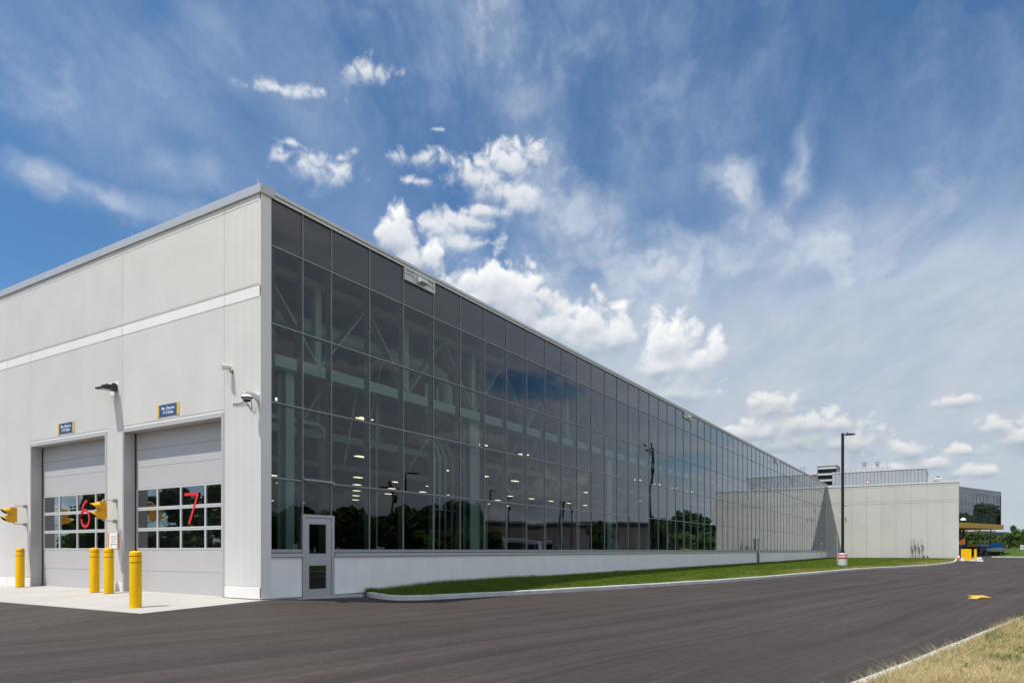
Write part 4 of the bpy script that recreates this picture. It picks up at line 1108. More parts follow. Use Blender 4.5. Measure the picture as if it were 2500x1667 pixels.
MB().box((-8.2, -.35, 4.93), (OL + .35, 14.2, 5.715)).build('soffit', M['gold_soffit'], O_, bevel=.02)
MB().box((-6, 1.0, -.2), (1.25, 1.5, 4.92)).build('pier', M['wing_concrete'], O_)
for x, y in ((12.2, 4.5), (16.3, 5.5)): MB().lathe([(.22, 0), (.22, 4.92)], 12, (x, y)).build('column', M['far_grey'], O_, smooth=True)
MB().box((-2.0, 3.0, 11.48), (1.15, 7, 12.55)).build('stair_core', M['far_white'], O_)
m_ = MB(); m_.tube([(.6, 3.4, 12.55), (.6, 3.4, 13.1)], .05, 6); m_.box((.35, 3.2, 13.1), (.85, 3.6, 13.4)); m_.build('roof_sensor', M['far_grey'], O_)
og = MB().prism([(0, 0), (1.05, .1), (1.05, 1.15), (.6, .75), (.0, .55)], 0, .25, axis=1).build('orange_barrier', M['orange'], None, tuple(at(2340.5, 1329.5, 112)), -math.pi / 2 + TH)
tag(og, 'orange angled panel standing in front of the pale pier by the wing corner', 'barrier')

BLV = Vector(at(2337, 1343, 126)); BLV.z = .25
bl = thing('boom_lift', 'blue boom lift with a silver engine hood and amber panel parked behind the far kerb', 'boom lift', BLV, -math.pi / 2 + TH)
# local x runs to the right across the picture, local y away from the camera
m_ = MB(); m_.box((-1, -.3, 1.72), (3.4, .2, 2.14)); m_.prism([(3.4, 1.66), (8.0, 1.46), (8.0, 2.26), (3.4, 2.16)], -.34, .24, axis=1); m_.prism([(6.3, 2.2), (7.9, 2.2), (7.7, 2.42), (6.7, 2.4)], -.3, .2, axis=1); m_.build('boom', M['boom_blue'], bl, bevel=.02)
MB().box((1.7, -.36, 1.73), (3.38, -.31, 2.06)).build('side_panel', M['boom_amber'], bl)
MB().prism([(4.5, 1.02), (4.9, .90), (8.1, .85), (8.15, 1.45), (6.3, 1.52), (4.55, 1.28)], -1.2, -.45, axis=1).build('engine_hood', M['silver'], bl, bevel=.03)
MB().lathe([(.20, 0), (.20, .02)], 18, axis=Matrix.Rotation(math.pi / 2, 3, 'X')).build('round_badge', M['orange'], bl, (7.55, -1.205, 1.16))
m_ = MB(); m_.lathe([(.24, -.2), (.24, .6)], 14, axis=Matrix.Rotation(math.pi / 2, 3, 'X')); m_.build('turret_joint', M['boom_blue'], bl, (4.35, -.6, 1.05))
MB().box((4.0, -1.0, .42), (7.6, .6, .82)).build('chassis', M['black'], bl)
wm = MB().lathe([(.30, -.2), (.40, -.17), (.40, .17), (.30, .2)], 16, axis=Matrix.Rotation(math.pi / 2, 3, 'X')).build('wheel', M['tyre'], bl, (4.3, -1.05, .40))
hb = MB().lathe([(.12, 0), (.12, .24)], 10, axis=Matrix.Rotation(math.pi / 2, 3, 'X')).build('hub', M['galv'], wm)
for p in ((6.9, -1.05, .40), (4.3, .7, .40), (6.9, .7, .40)): w2 = part_copy(wm, bl, p); part_copy(hb, w2)
MB().box((3.45, -.9, .2), (4.1, .4, 1.5)).build('counterweight', M['brownbox'], bl); MB().box((2.3, -.6, .1), (3.3, .5, 1.6)).build('dark_hole_box', M['dark_gap'], bl)  # the last box is solid, coloured near black for the shade in a hole
def text_mesh(name, txt, size, mat, parent, loc, rot, extrude=.004, xscale=1.0, bold=0.0, shear=0.0):
    c = bpy.data.curves.new(name, 'FONT'); c.body = txt; c.size = size; c.extrude = extrude; c.align_x = 'CENTER'; c.align_y = 'CENTER'
    c.resolution_u = 3; c.offset = bold; c.shear = shear
    t = bpy.data.objects.new('tmp', c); COL.objects.link(t); bpy.context.view_layer.update()
    me = bpy.data.meshes.new_from_object(t.evaluated_get(bpy.context.evaluated_depsgraph_get()))
    bpy.data.objects.remove(t); bpy.data.curves.remove(c)
    me.name = name; me.materials.clear(); me.materials.append(mat)
    o = bpy.data.objects.new(name, me); COL.objects.link(o); o.parent = parent; o.location = loc; o.rotation_euler = rot; o.scale = (xscale, 1, 1); return o
text_mesh('lettering', 'SX-135 XC', .42, M['print_white'], bl, (4.55, -.352, 1.92), (math.pi / 2, 0, 0), .006, .84, .006, .25)

def shrub_mass(): pass
# ------------------------------------------------------------------ bollards
def make_bollard(h=1.335, r=.1325):
    t = thing('bollard', 'x', 'bollard')
    MB().lathe([(r, 0), (r, h - .05), (r * .93, h - .022), (r * .72, h - .006), (r * .3, h)], 28).build('sleeve', M['yellow'], t, smooth=True, angle=60)
    for z in (h - .12, h - .27): MB().lathe([(r + .0022, z - .008), (r + .003, z), (r + .0022, z + .008)], 28).build('red_band', M['stripe_red'], t, smooth=True)
    return t
bs = [(-.352, 12.017, .033, 'yellow bollard left of door six, leftmost of the near four'), (-.552, 6.883, .024, 'yellow bollard at the right jamb of door six, left one of the close pair'),
      (-.599, 6.011, .022, 'yellow bollard by the orange edged notice, right one of the close pair'), (-2.556, 1.246, -.067, 'nearest and largest yellow bollard, standing alone before door seven')]
b0 = make_bollard(); b0.location = bs[0][:3]; b0['label'] = bs[0][3]; b0['group'] = 'yellow bollards on the apron'
for x, y, z, l in bs[1:]: dup(b0, (x, y, z), label=l)
fb = [(2349.5, 83, 'dark yellow bollard nearest the wing corner in the far row'), (2353.5, 86, 'second far yellow bollard from the wing corner'), (2358.5, 85, 'third far yellow bollard from the wing corner'),
      (2363.5, 84, 'fourth far yellow bollard from the wing corner'), (2368.5, 83, 'right end bollard of the far tight row by the wing'), (2381.5, 81.5, 'lone far yellow bollard standing right of the tight row')]
for x, D, l in fb:
    p = at(x, 1343, D); dup(b0, (p.x, p.y, Zr(p.x, p.y) + .02), label=l, group='yellow bollards beyond the wing corner')

# concrete walk beyond the wing
wpts = [(88.6, -15.95), (82.0, -18.0), (105, -18.6), (131, -19.2), (131, -15.95)]
z_ = [Zr(*p) + .035 for p in wpts]; n = len(wpts)
o = MB().add([(*p, z) for p, z in zip(wpts, z_)] + [(*p, z - .3) for p, z in zip(wpts, z_)], [tuple(range(n))[::-1]] + [(i, (i + 1) % n, n + (i + 1) % n, n + i)[::-1] for i in range(n)]).build('walkway', M['kerb']); struct(o)
p = at(2340.8, 1366, 82.5)
tc_ = thing('traffic_cone', 'orange traffic cone with white band beside the wing corner', 'cone', (p.x, p.y, Zr(p.x, p.y) + .04))
MB().box((-.2, -.2, 0), (.2, .2, .03)).build('foot', M['cone_orange'], tc_); MB().lathe([(.16, .03), (.11, .35)], 14).build('body', M['cone_orange'], tc_); MB().lathe([(.1105, .351), (.075, .58)], 14).build('white_band', M['print_white'], tc_); MB().lathe([(.0745, .581), (.035, .75)], 14).build('tip', M['cone_orange'], tc_)
p = at(2350, 1366, 82)
hp = MB(); r_ = np.random.default_rng(3)
vs = [(p.x + math.cos(t * .7854) * rr * 1.1, p.y + math.sin(t * .7854) * rr * .5, Zr(p.x, p.y) + .03 + h + r_.uniform(-.05, .05)) for rr, h in ((.62, 0), (.50, .16), (.26, .30), (.05, .36)) for t in range(8)]
hp.add(vs, [(i * 8 + j, i * 8 + (j + 1) % 8, (i + 1) * 8 + (j + 1) % 8, (i + 1) * 8 + j) for i in range(3) for j in range(8)])
tag(hp.build('tarpaulin_heap', M['coping'], smooth=True), 'grey crumpled tarpaulin heap at the wing corner in front of the bollards', 'tarpaulin')

# yellow arrow on the drive
def road_pt(x, y, off):
    lo, hi = 3.0, 300.0
    for _ in range(50):
        m = (lo + hi) / 2; q = at(x, y, m)
        if q.z > Zr(q.x, q.y) + off: lo = m
        else: hi = m
    return at(x, y, lo)
zz = lambda x, y: (1900 + x / 3.92, 1350 + y / 3.92)
AP = [road_pt(*zz(*q), .012) for q in ((1805, 403), (1958, 401.5), (2046, 424), (1943, 420), (1896, 436), (1806, 429), (1866, 416))]
MB().add(AP, [(6, 2, 1, 0), (6, 3, 2), (6, 5, 4, 3)]).build('road_arrow', M['road_yellow'])
tag(bpy.data.objects['road_arrow'], 'yellow painted arrow on the asphalt drive', 'road marking')

# ------------------------------------------------------------------ lamp post and signs on the lawn
lpx, lpy = 48.6, -7.8; lz = Zr(lpx, lpy)
lp = thing('street_lamp', 'tall black lamp post on a red striped concrete base on the lawn', 'street lamp', (lpx, lpy, lz + .05), TH - math.pi / 2)
MB().lathe([(.335, -.2), (.335, .21), (.325, .215), (.325, .235), (.335, .24), (.335, 1.10), (.30, 1.14)], 28).build('concrete_base', M['coping_pale'], lp, smooth=True, angle=40)
for a, b in ((.96, 1.01), (.68, .82)): MB().lathe([(.3365, a), (.3375, (a + b) / 2), (.3365, b)], 28).build('red_stripe', M['red'], lp, smooth=True)
m_ = MB(); m_.box((-.16, -.16, 1.14), (.16, .16, 1.17)); m_.box((-.1, -.1, 1.17), (.1, .1, 1.34))
for sx in (-.12, .12):
    for sy in (-.12, .12): m_.lathe([(.02, 1.17), (.02, 1.23)], 6, (sx, sy))
m_.build('base_plate', M['black'], lp)
MB().prism([(-.085, -.085), (.085, -.085), (.085, .085), (-.085, .085)], 1.34, 10.5, axis=2).build('pole', M['black'], lp, bevel=.015)
m_ = MB(); m_.box((.085, -.04, 10.36), (.30, .04, 10.44)); m_.build('arm', M['black'], lp)
m_ = MB(); m_.prism([(.28, 10.33), (.95, 10.40), (.98, 10.43), (.72, 10.47), (.45, 10.48), (.28, 10.45)], -.17, .17, axis=1); m_.build('lamp_head', M['black'], lp, bevel=.012)
MB().box((.55, -.12, 10.345), (.90, .12, 10.362)).build('lens', M['lens'], lp)
MB().lathe([(.05, 10.47), (.05, 10.55), (.03, 10.58)], 10, (.36, 0)).build('photocell', M['black'], lp)
m_ = MB(); m_.box((.085, -.03, 4.98), (.17, .03, 5.04)); m_.lathe([(.02, 4.80), (.09, 4.86), (.105, 4.93), (.08, 4.98)], 14, (.21, 0)); m_.build('camera_dome', M['white'], lp, smooth=True)
sp_ = thing('sign_post', 'grey sign plate on a thin post seen from behind, left of the lamp base', 'sign', (51.0, -7.11, Zr(51, -7.1) + .1), TH - math.pi / 2)
MB().box((-.03, -.03, -.1), (.03, .03, 2.45)).build('post', M['galv'], sp_); MB().box((-.17, .031, 1.90), (.17, .036, 2.46)).build('plate', M['far_grey'], sp_, bevel=.01)
for z in (2.0, 2.18, 2.36): MB().box((-.16, .018, z - .012), (.16, .0305, z + .012)).build('rail', M['galv'], sp_)
mp_ = thing('marker_post', 'slim grey box post standing against the low wall under the glass', 'post', (54.38, -.10, 0))
MB().box((-.14, -.12, 0), (.14, .02, 2.24)).build('body', M['alum'], mp_, bevel=.01); MB().box((-.17, -.15, 2.242), (.17, .04, 2.30)).build('cap', M['mullion'], mp_); MB().box((-.145, -.09, .15), (-.1405, -.0, 1.0)).build('slot', M['black'], mp_)
pp = thing('pipe_stand', 'thin capped pipe stand by the wall corner near the wing', 'pipe', (88.5, -.45, .05))
MB().tube([(0, 0, 0), (0, 0, 2.05)], .05, 8).build('pipe', M['galv'], pp); MB().lathe([(.09, 2.05), (.10, 2.12), (.03, 2.22)], 10).build('cap', M['white'], pp)
def lightning(x, y, z, l):
    t = thing('lightning_rod', l, 'lightning rod', (x, y, z), group='lightning rods along the roof edge')
    MB().tube([(0, 0, 0), (0, 0, .20), (0, 0, .30)], [.010, .009, .003], 6).build('rod', M['galv'], t); MB().box((-.04, -.03, -.004), (.04, .03, .03)).build('clamp', M['galv'], t)
for y, l in ((.24, 'lightning rod on the corner of the roof'), (6.03, 'lightning rod above door seven on the roof edge'), (12.05, 'lightning rod above door six, furthest left on the roof edge')): lightning(.1, y, 10.70, l)
for k, x in enumerate((11.9, 23.8, 35.7, 47.6, 59.5, 71.4, 83.3)): lightning(x, .1, 10.655, 'thin lightning rod on the coping over the glass, number %s from the corner' % ('one two three four five six seven'.split()[k]))

# light boxes set into the top of the glass
for k, (i, l) in enumerate(((4, 'pale boxed floodlight panel under the coping nearest the corner'), (22, 'pale boxed floodlight panel halfway along the glass top'), (40, 'pale boxed floodlight panel furthest along the glass top'))):
    x0, x1 = XC[i - 0], XC[i + 1]
    t = thing('floodlight_panel', l, 'floodlight', (x0, 0, 10.04), group='floodlight panels along the top of the glass')
    W_ = x1 - x0
    MB().box((0, -.012, 0), (W_, .02, .40)).build('back_plate', M['coping_pale'], t)
    m_ = MB(); m_.box((0, -.06, 0), (W_, -.0125, .05)); m_.box((0, -.06, .36), (W_, -.0125, .41)); m_.box((0, -.06, .051), (.06, -.0125, .359)); m_.box((W_ - .06, -.06, .051), (W_, -.0125, .359))
    m_.box((.46, -.045, .051), (.52, -.0125, .359)); m_.box((1.06, -.045, .2), (W_ - .061, -.0125, .25)); m_.box((.061, -.045, .24), (.46, -.0125, .28)); m_.build('frame', M['coping_pale'], t)
    m_ = MB(); m_.prism([(-.24, .10), (-.0125, .06), (-.0125, .26), (-.20, .24)], .60, .98, axis=0); m_.build('lamp_box', M['coping_pale'], t)
    MB().add([(.63, -.243, .115), (.95, -.243, .115), (.95, -.206, .23), (.63, -.206, .23)], [(0, 1, 2, 3)]).build('lens', M['lens'], t)

# ------------------------------------------------------------------ things on the door wall
RW = (math.pi / 2, 0, -math.pi / 2)                          # lettering that reads from the -x side
def clearance_sign(yc, l):
    t = thing('clearance_sign', l, 'sign', (-.012, yc, 5.305), group='clearance signs over the doors')
    MB().box((-.004, -.43, -.165), (.010, .43, .165)).build('panel', M['navy'], t)
    for s_ in (-1, 1): MB().box((-.009, min(s_ * .431, s_ * .515), -.175), (.010, max(s_ * .431, s_ * .515), .175)).build('yellow_edge', M['gold_edge'], t)
    text_mesh('lettering', 'Max. Clearance', .118, M['print_white'], t, (-.006, 0, .055), RW, .001, .86, .002)
    text_mesh('lettering', '15\'-3"/4.65m', .118, M['print_white'], t, (-.006, 0, -.072), RW, .001, .86, .002)
clearance_sign(3.995, 'navy clearance sign with yellow edges above door seven'); clearance_sign(9.67, 'navy clearance sign with yellow edges above door six')
t = thing('notice_sign', 'white notice with orange edges on the pier between the doors', 'sign', (-.012, 6.83, 1.57))
MB().box((-.003, -.245, -.23), (.010, .245, .23)).build('panel', M['print_white'], t)
for s_ in (-1, 1): MB().box((-.008, min(s_ * .246, s_ * .30), -.235), (.010, max(s_ * .246, s_ * .30), .235)).build('orange_edge', M['orange'], t)
for k, s_ in enumerate(('All Vehicles', 'Must Stop', 'Here To', 'Activate Doors')): text_mesh('lettering', s_, .064, M['print_grey'], t, (-.005, 0, .135 - .078 * k), RW, .001, .9)
MB().prism([(.10, -.16), (.12, -.20), (.14, -.16), (.13, -.145), (.11, -.145)], -.0045, -.003, axis=0).build('pictogram', M['black'], t)

t = thing('wall_lamp', 'black wedge shaped wall light on the pier between the doors', 'wall light', (0, 6.72, 6.25))
MB().box((-.004, -.14, -.20), (.018, .30, .20)).build('mounting_plate', M['precast_smooth'], t)
m_ = MB(); m_.box((-.14, -.11, -.10), (-.005, .09, .10)); m_.box((-.11, -.06, .10), (-.03, .05, .145)); m_.build('mount', M['black'], t, bevel=.008)
m_ = MB(); m_.prism([(-.13, -.085), (-.13, .055), (-.36, .015), (-.54, -.055), (-.54, -.105), (-.34, -.100)][::-1], -.20, .18, axis=1); m_.build('lamp_head', M['black'], t, bevel=.012)
MB().prism([(-.24, -.102), (-.47, -.109), (-.47, -.114), (-.24, -.107)], -.15, .13, axis=1).build('lens', M['lens'], t)
m_ = MB()
for i in range(6): m_.box((-.36 + i * .04, -.18, .005), (-.35 + i * .04, .16, .05))
m_.build('cooling_fin', M['black'], t)

hn = thing('horn_speaker', 'cream horn loudspeaker on the ribbed wall near the corner', 'loudspeaker', (0, 1.15, 6.12))
ax = Vector((-.93, .34, -.13)).normalized(); RH = ax.to_track_quat('Z', 'Y').to_matrix()
HO = Vector((-.10, 0, 0))
for nm, pf, mt in (('horn', [(.035, -.06), (.055, -.05), (.058, .0), (.066, .01), (.090, .165), (.098, .17), (.098, .182), (.086, .181)], 'cream'), ('mouth', [(.01, .06), (.0855, .176), (.085, .1765)], 'horn_in'), ('reflector', [(.022, .07), (.026, .15), (.008, .165)], 'cream')):
    o = MB().lathe(pf, 24, axis=RH).build(nm, M[mt], hn, smooth=True, angle=35); o.location = HO
m_ = MB(); m_.bar((-.005, -.02, -.11), (-.05, -.02, -.11), .04); m_.bar((-.04, -.02, -.12), (-.10, .0, -.03), .03); m_.tube([(-.0, -.02, -.11), (-.015, -.02, -.11)], .045, 10); m_.build('bracket', M['bracket'], hn)
MB().tube([(-.09, -.03, -.04), (-.13, .04, -.13), (-.10, .02, -.17), (-.02, -.02, -.12)], .005, 6).build('lead', M['galv'], hn)

dc = thing('dome_camera', 'white domed security camera on an arm at the building corner', 'camera', (0, .10, 5.20))
m_ = MB(); m_.prism([(-.006, -.10), (-.006, .10), (-.055, .075), (-.055, -.06)], -.055, .055, axis=1); m_.prism([(-.05, -.05), (-.05, .085), (-.37, .115), (-.42, .09), (-.40, .03), (-.3, .02)], -.045, .045, axis=1); m_.build('arm', M['white'], dc, bevel=.015)
MB().lathe([(.03, .035), (.09, .01), (.135, -.025), (.145, -.045)], 22, (-.34, 0)).build('hood', M['white'], dc, smooth=True)
m_ = MB(); m_.lathe([(.143, -.046), (.138, -.075), (.122, -.085)], 22, (-.34, 0)); m_.build('dark_ring', M['black'], dc, smooth=True)
m_ = MB(); m_.lathe([(.118, -.086), (.108, -.108)], 22, (-.34, 0)); m_.build('pale_ring', M['white'], dc, smooth=True)
MB().lathe([(.100, -.109), (.075, -.150), (.03, -.165), (.004, -.168)], 22, (-.34, 0)).build('dome', M['black'], dc, smooth=True)
cy = [(-.10, .13, .0), (-.10, .14, -.12), (-.07, .16, -.20), (-.03, .20, -.27), (-.022, .27, -.25), (-.022, .36, -.14), (-.03, .44, -.065), (-.03, .52, -.035), (-.022, .62, -.06), (-.020, .72, -.07), (-.02, .97, -.05), (-.006, .985, -.065)]
MB().tube(cy, .011, 8).build('cable', M['cable'], dc, smooth=True)

def make_signal():
    t = thing('traffic_signal', 'x', 'traffic light', group='two lens traffic lights beside the doors')
    # wall end of the two arms
    for z in (.315, -.315):
        m_ = MB(); m_.box((-.09, -.05, z - .05), (-.004, .05, z + .05)); m_.tube([(-.11, 0, z), (-.085, 0, z)], .045, 10); m_.build('wall_bracket', M['bracket'], t, bevel=.006)
        m_ = MB(); m_.tube([(-.10, 0, z), (-.38, 0, z + .01), (-.43, 0, z + (-.035 if z > 0 else .035))], .019, 10); m_.tube([(-.43, 0, z + (-.08 if z > 0 else .04)), (-.43, 0, z + (-.04 if z > 0 else .08))], .032, 10); m_.build('arm', M['galv'], t, smooth=True)
    m_ = MB(); m_.box((-.53, -.125, -.255), (-.35, .125, .0)); m_.box((-.53, -.125, .004), (-.35, .125, .258)); m_.build('housing', M['signal_yellow'], t, bevel=.012)
    m_ = MB(); m_.box((-.56, -.115, -.245), (-.532, .115, -.006)); m_.box((-.56, -.115, .010), (-.532, .115, .248)); m_.build('lens_door', M['signal_yellow'], t, bevel=.006)
    for z, mt in ((.128, 'lens_red'), (-.125, 'lens_green')):
        R = Matrix.Rotation(-math.pi / 2, 3, 'Y')
        o = MB().lathe([(.098, 0), (.085, .012), (.04, .028), (.005, .032)], 18, axis=R).build('lens', M[mt], t, smooth=True); o.location = (-.561, 0, z)
        m_ = MB(); n = 16; vs = []
        for i in range(n + 1):                               # tunnel visor, open below and cut back at the sides
            a = math.radians(-52 + 284 * i / n); cy_, cz = math.cos(a), math.sin(a)
            L = .05 + .19 * max(0, (cz + .80) / 1.80) ** .8
            vs += [(-.56, .108 * cy_, z + .108 * cz), (-.56 - L, .112 * cy_, z + .108 * cz - .055 * L / .27), (-.56 - L, .105 * cy_, z + .101 * cz - .055 * L / .27), (-.56, .101 * cy_, z + .101 * cz)]
        fs = []
        for i in range(n):
            a = i * 4; b = a + 4
            fs += [(a, a + 1, b + 1, b), (a + 1, a + 2, b + 2, b + 1), (a + 2, a + 3, b + 3, b + 2)]
        k = n * 4; fs += [(0, 3, 2, 1), (k, k + 1, k + 2, k + 3)]
        half = [f for f in fs if f[1] % 4 in (2, 3)] 
        mi = [0 if (i % 3) == 0 else 1 for i in range(n * 3)] + [0, 0]
        m_.add(vs, fs); m_.m = mi
        m_.build('visor', [M['signal_yellow'], M['black']], t, smooth=True, angle=30)
    return t
sg = make_signal(); sg.location = (0, 6.68, 2.487); sg['label'] = 'yellow two lens traffic light on the pier between doors six and seven'
s2 = dup(sg, (0, 12.34, 2.50), label='yellow two lens traffic light left of door six')

# ------------------------------------------------------------------ trees
def crown_mesh(seed, n, rx, rz, leaf, lobes, flat=0.0):
    """leaf sprays gathered in uneven clumps, with gaps between the clumps"""
    r = np.random.default_rng(seed)
    c = r.normal(size=(lobes, 3)); c /= np.linalg.norm(c, axis=1)[:, None]; c *= (r.random(lobes)[:, None] ** .45)
    c[:, 2] = c[:, 2] * .9 + .1
    cs = r.uniform(.22, .46, lobes)
    k = r.integers(0, lobes, n)
    d = r.normal(size=(n, 3)); d /= np.linalg.norm(d, axis=1)[:, None]
    p = c[k] + d * (cs[k] * r.random(n) ** .28)[:, None]
    p *= np.array([rx, rx, rz]) / 1.15
    p[:, 2] -= p[:, 2].min()
    nrm = d + r.normal(size=(n, 3)) * .6; nrm /= np.linalg.norm(nrm, axis=1)[:, None]
    a = np.cross(nrm, r.normal(size=(n, 3))); a /= np.linalg.norm(a, axis=1)[:, None]; b = np.cross(nrm, a)
    s = leaf * r.uniform(.6, 1.3, n)[:, None]
    V = np.stack([p - a * s, p + b * s * .55, p + a * s, p - b * s * .55], 1).reshape(-1, 3)
    return V, np.arange(4 * n).reshape(n, 4)
def make_tree(name, seed, h, rx, leafmat, leaf=.34, n=2600, lobes=16, trunk=.22, bark='bark', base=.25):
    t = thing(name, 'x', 'tree')
    V, F = crown_mesh(seed, n, rx, (h * (1 - base)) / 2, leaf, lobes); V[:, 2] += h * base - .2; V[:, 2] *= h / V[:, 2].max()
    np_mesh('crown', V, F, M[leafmat], t)
    r = np.random.default_rng(seed); m_ = MB()
    m_.tube([(0, 0, -.3), (.03, .02, h * .2), (r.normal() * .15, r.normal() * .15, h * .5), (r.normal() * .2, r.normal() * .2, h * .85)], [trunk, trunk * .8, trunk * .5, trunk * .12], 8)
    for i in range(7):
        a = r.uniform(0, 6.28); z = h * r.uniform(.25, .55); l = rx * r.uniform(.5, .9)
        m_.tube([(0, 0, z), (math.cos(a) * l * .5, math.sin(a) * l * .5, z + h * .10), (math.cos(a) * l, math.sin(a) * l, z + h * .24)], [trunk * .35, trunk * .22, trunk * .06], 6)
    m_.build('trunk', M[bark], t, smooth=True)
    return t
def mir(x, y, D):                                            # a point seen mirrored in the glass lies as far in front of it
    p = at(x, y, D); return Vector((p.x, -p.y, p.z))
T = {'round': make_tree('leafy_tree', 1, 8.0, 3.2, 'leaf_mid'), 'dark': make_tree('dense_tree', 2, 8.0, 2.8, 'leaf_dark', lobes=20), 'bush': make_tree('tall_shrub', 3, 5.0, 2.6, 'leaf_mid', lobes=14, trunk=.1, base=.05),
     'birch': make_tree('birch_tree', 4, 8.0, 2.4, 'leaf_mid', leaf=.30, n=1900, lobes=18, trunk=.12, bark='birch', base=.2), 'tall': make_tree('tall_tree', 5, 11.0, 3.4, 'leaf_dark', n=3000, lobes=22)}
usedT = set(); H0 = dict(round=8.0, dark=8.0, bush=5.0, birch=8.0, tall=11.0)
def plant(kind, x, y, z, h, label, group, wide=1.0):
    s_ = h / H0[kind]; sc = (s_ * wide, s_ * wide, s_)
    if kind not in usedT:
        o = T[kind]; o.location = (x, y, z); usedT.add(kind)
    else: o = dup(T[kind])
    o.location = (x, y, z); o.rotation_euler.z = random.uniform(0, 6.28); o.scale = sc; o['label'] = label; o['group'] = group
    if kind == 'bush': o['category'] = 'shrub'
    return o
# beyond the far kerb, seen directly under and right of the office block
far = [('round', 2360, 1293, 150, 'leafy green tree nearest the pale pier under the office soffit', 1.1), ('dark', 2378, 1296, 146, 'dense tree under the middle of the bronze soffit', 1.2), ('round', 2396, 1292, 152, 'broad green tree behind the blue boom', 1.2),
       ('dark', 2416, 1300, 146, 'dark tree right behind the silver engine hood', 1.1), ('bush', 2433, 1308, 142, 'bushy shrub behind the right end of the blue boom', 1.1), ('tall', 2474, 1280, 165, 'tallest tree at the right edge rising into the sky', .85),
       ('birch', 2462, 1296, 150, 'thin pale trunked birch left of the tallest tree', .9), ('birch', 2487, 1300, 148, 'thin pale trunked birch right of the tallest tree', 1.0), ('round', 2500, 1306, 150, 'low leafy tree cut by the right edge of the picture', 1.1),
       ('birch', 2447, 1306, 148, 'thin birch between the boom lift and the tallest tree', .8), ('bush', 2345, 1304, 150, 'shrub half hidden by the pale pier', 1.0), ('bush', 2387, 1312, 138, 'low shrub just above the amber boom panel', 1.0), ('bush', 2405, 1314, 137, 'low shrub above the lettering on the boom', 1.0)]
for kd, x, y, D, l, wd in far:
    p = at(x, y, D); z0 = .3; plant(kd, p.x, p.y, z0, p.z - z0, l, 'trees beyond the far kerb', wd)
for i, (x, y, D) in enumerate([(2515, 1290, 160), (2540, 1285, 158), (2570, 1290, 162), (2610, 1284, 160)]):
    p = at(x, y, D); plant(('round', 'dark', 'tall', 'round')[i], p.x, p.y, .3, p.z - .3, 'tree of the belt past the right edge behind the far bank', 'trees past the right edge', 1.0)
# across the drive, mirrored in the long glass wall
refl = 'trees across the drive mirrored in the glass'
k = 0
for x in range(600, 1030, 27):
    y = 1243 + 12 * math.sin(x * .05) + random.uniform(-6, 8); D = random.uniform(66, 84); p = mir(x, y, D)
    plant(('dark', 'tall', 'dark')[k % 3], p.x, p.y, -.3, p.z + .3, 'tree in the thicket across the drive, seen only mirrored in the glass', refl, 1.15); k += 1
for kd, x, y, D, wd in (('dark', 1045, 1226, 88, 1.0), ('tall', 1088, 1217, 90, 1.3), ('dark', 1140, 1223, 92, 1.1), ('dark', 1458, 1268, 120, 1.0), ('dark', 1478, 1275, 122, 1.0), ('tall', 1608, 1258, 150, 1.0), ('tall', 1650, 1243, 172, 1.5), ('dark', 1700, 1246, 190, 1.3), ('tall', 1735, 1262, 205, 1.3), ('dark', 1620, 1275, 150, 1.2)):
    p = mir(x, y, D); plant(kd, p.x, p.y, -.3, p.z + .3, 'round tree across the drive, seen only mirrored in the glass', refl, wd)
# in front of the doors, mirrored in the door windows
for x, y, h, kd in ((-37, 18, 9, 'round'), (-40, 27, 11, 'tall'), (-38, 36, 9.5, 'dark'), (-44, 44, 11.5, 'tall'), (-40, 53, 10, 'round'), (-48, 61, 12, 'tall'), (-42, 69, 10, 'dark'), (-55, 76, 12, 'round'), (-58, 50, 12, 'tall'), (-52, 33, 11, 'dark'), (-60, 86, 12, 'tall'), (-38, 8, 7, 'bush'), (-70, 98, 13, 'tall'), (-45, 90, 11, 'round')):
    plant(kd, x, y, -.2, h, 'tree across the yard, seen only mirrored in the door windows', 'trees across the yard', 1.1)

for i in range(26):
    y = 4 + i * 3.9; plant('bush', -35.5 - (y > 30) * (y - 30) * .18 + random.uniform(-1.2, .6), y, -.35, random.uniform(3.2, 5.2), 'shrub of the thicket across the yard, seen only mirrored in the door windows', 'shrubs across the yard', 1.25)
for i in range(16):
    y = 98 + i * 7; plant(('tall', 'dark')[i % 2], -50 - i * 3.2 + random.uniform(-2, 2), y, -.3, random.uniform(10, 13), 'tree across the yard, seen only mirrored in the door windows', 'trees across the yard', 1.25)
    plant('bush', -47 - i * 3.2, y + 3, -.4, random.uniform(4, 6), 'shrub of the thicket across the yard, seen only mirrored in the door windows', 'shrubs across the yard', 1.4)
for x in range(1000, 1190, 16):
    p = mir(x, 1290 + random.uniform(-14, 10), random.uniform(70, 80)); plant('bush', p.x, p.y, -.45, p.z + .45, 'low shrub across the drive, seen only mirrored in the glass', 'shrubs across the drive', 1.3)
for x in range(1580, 1760, 18):
    p = mir(x, 1300 + random.uniform(-8, 8), 160); plant('bush', p.x, p.y, -.45, p.z + .45, 'low shrub across the drive, seen only mirrored in the glass', 'shrubs across the drive', 1.3)
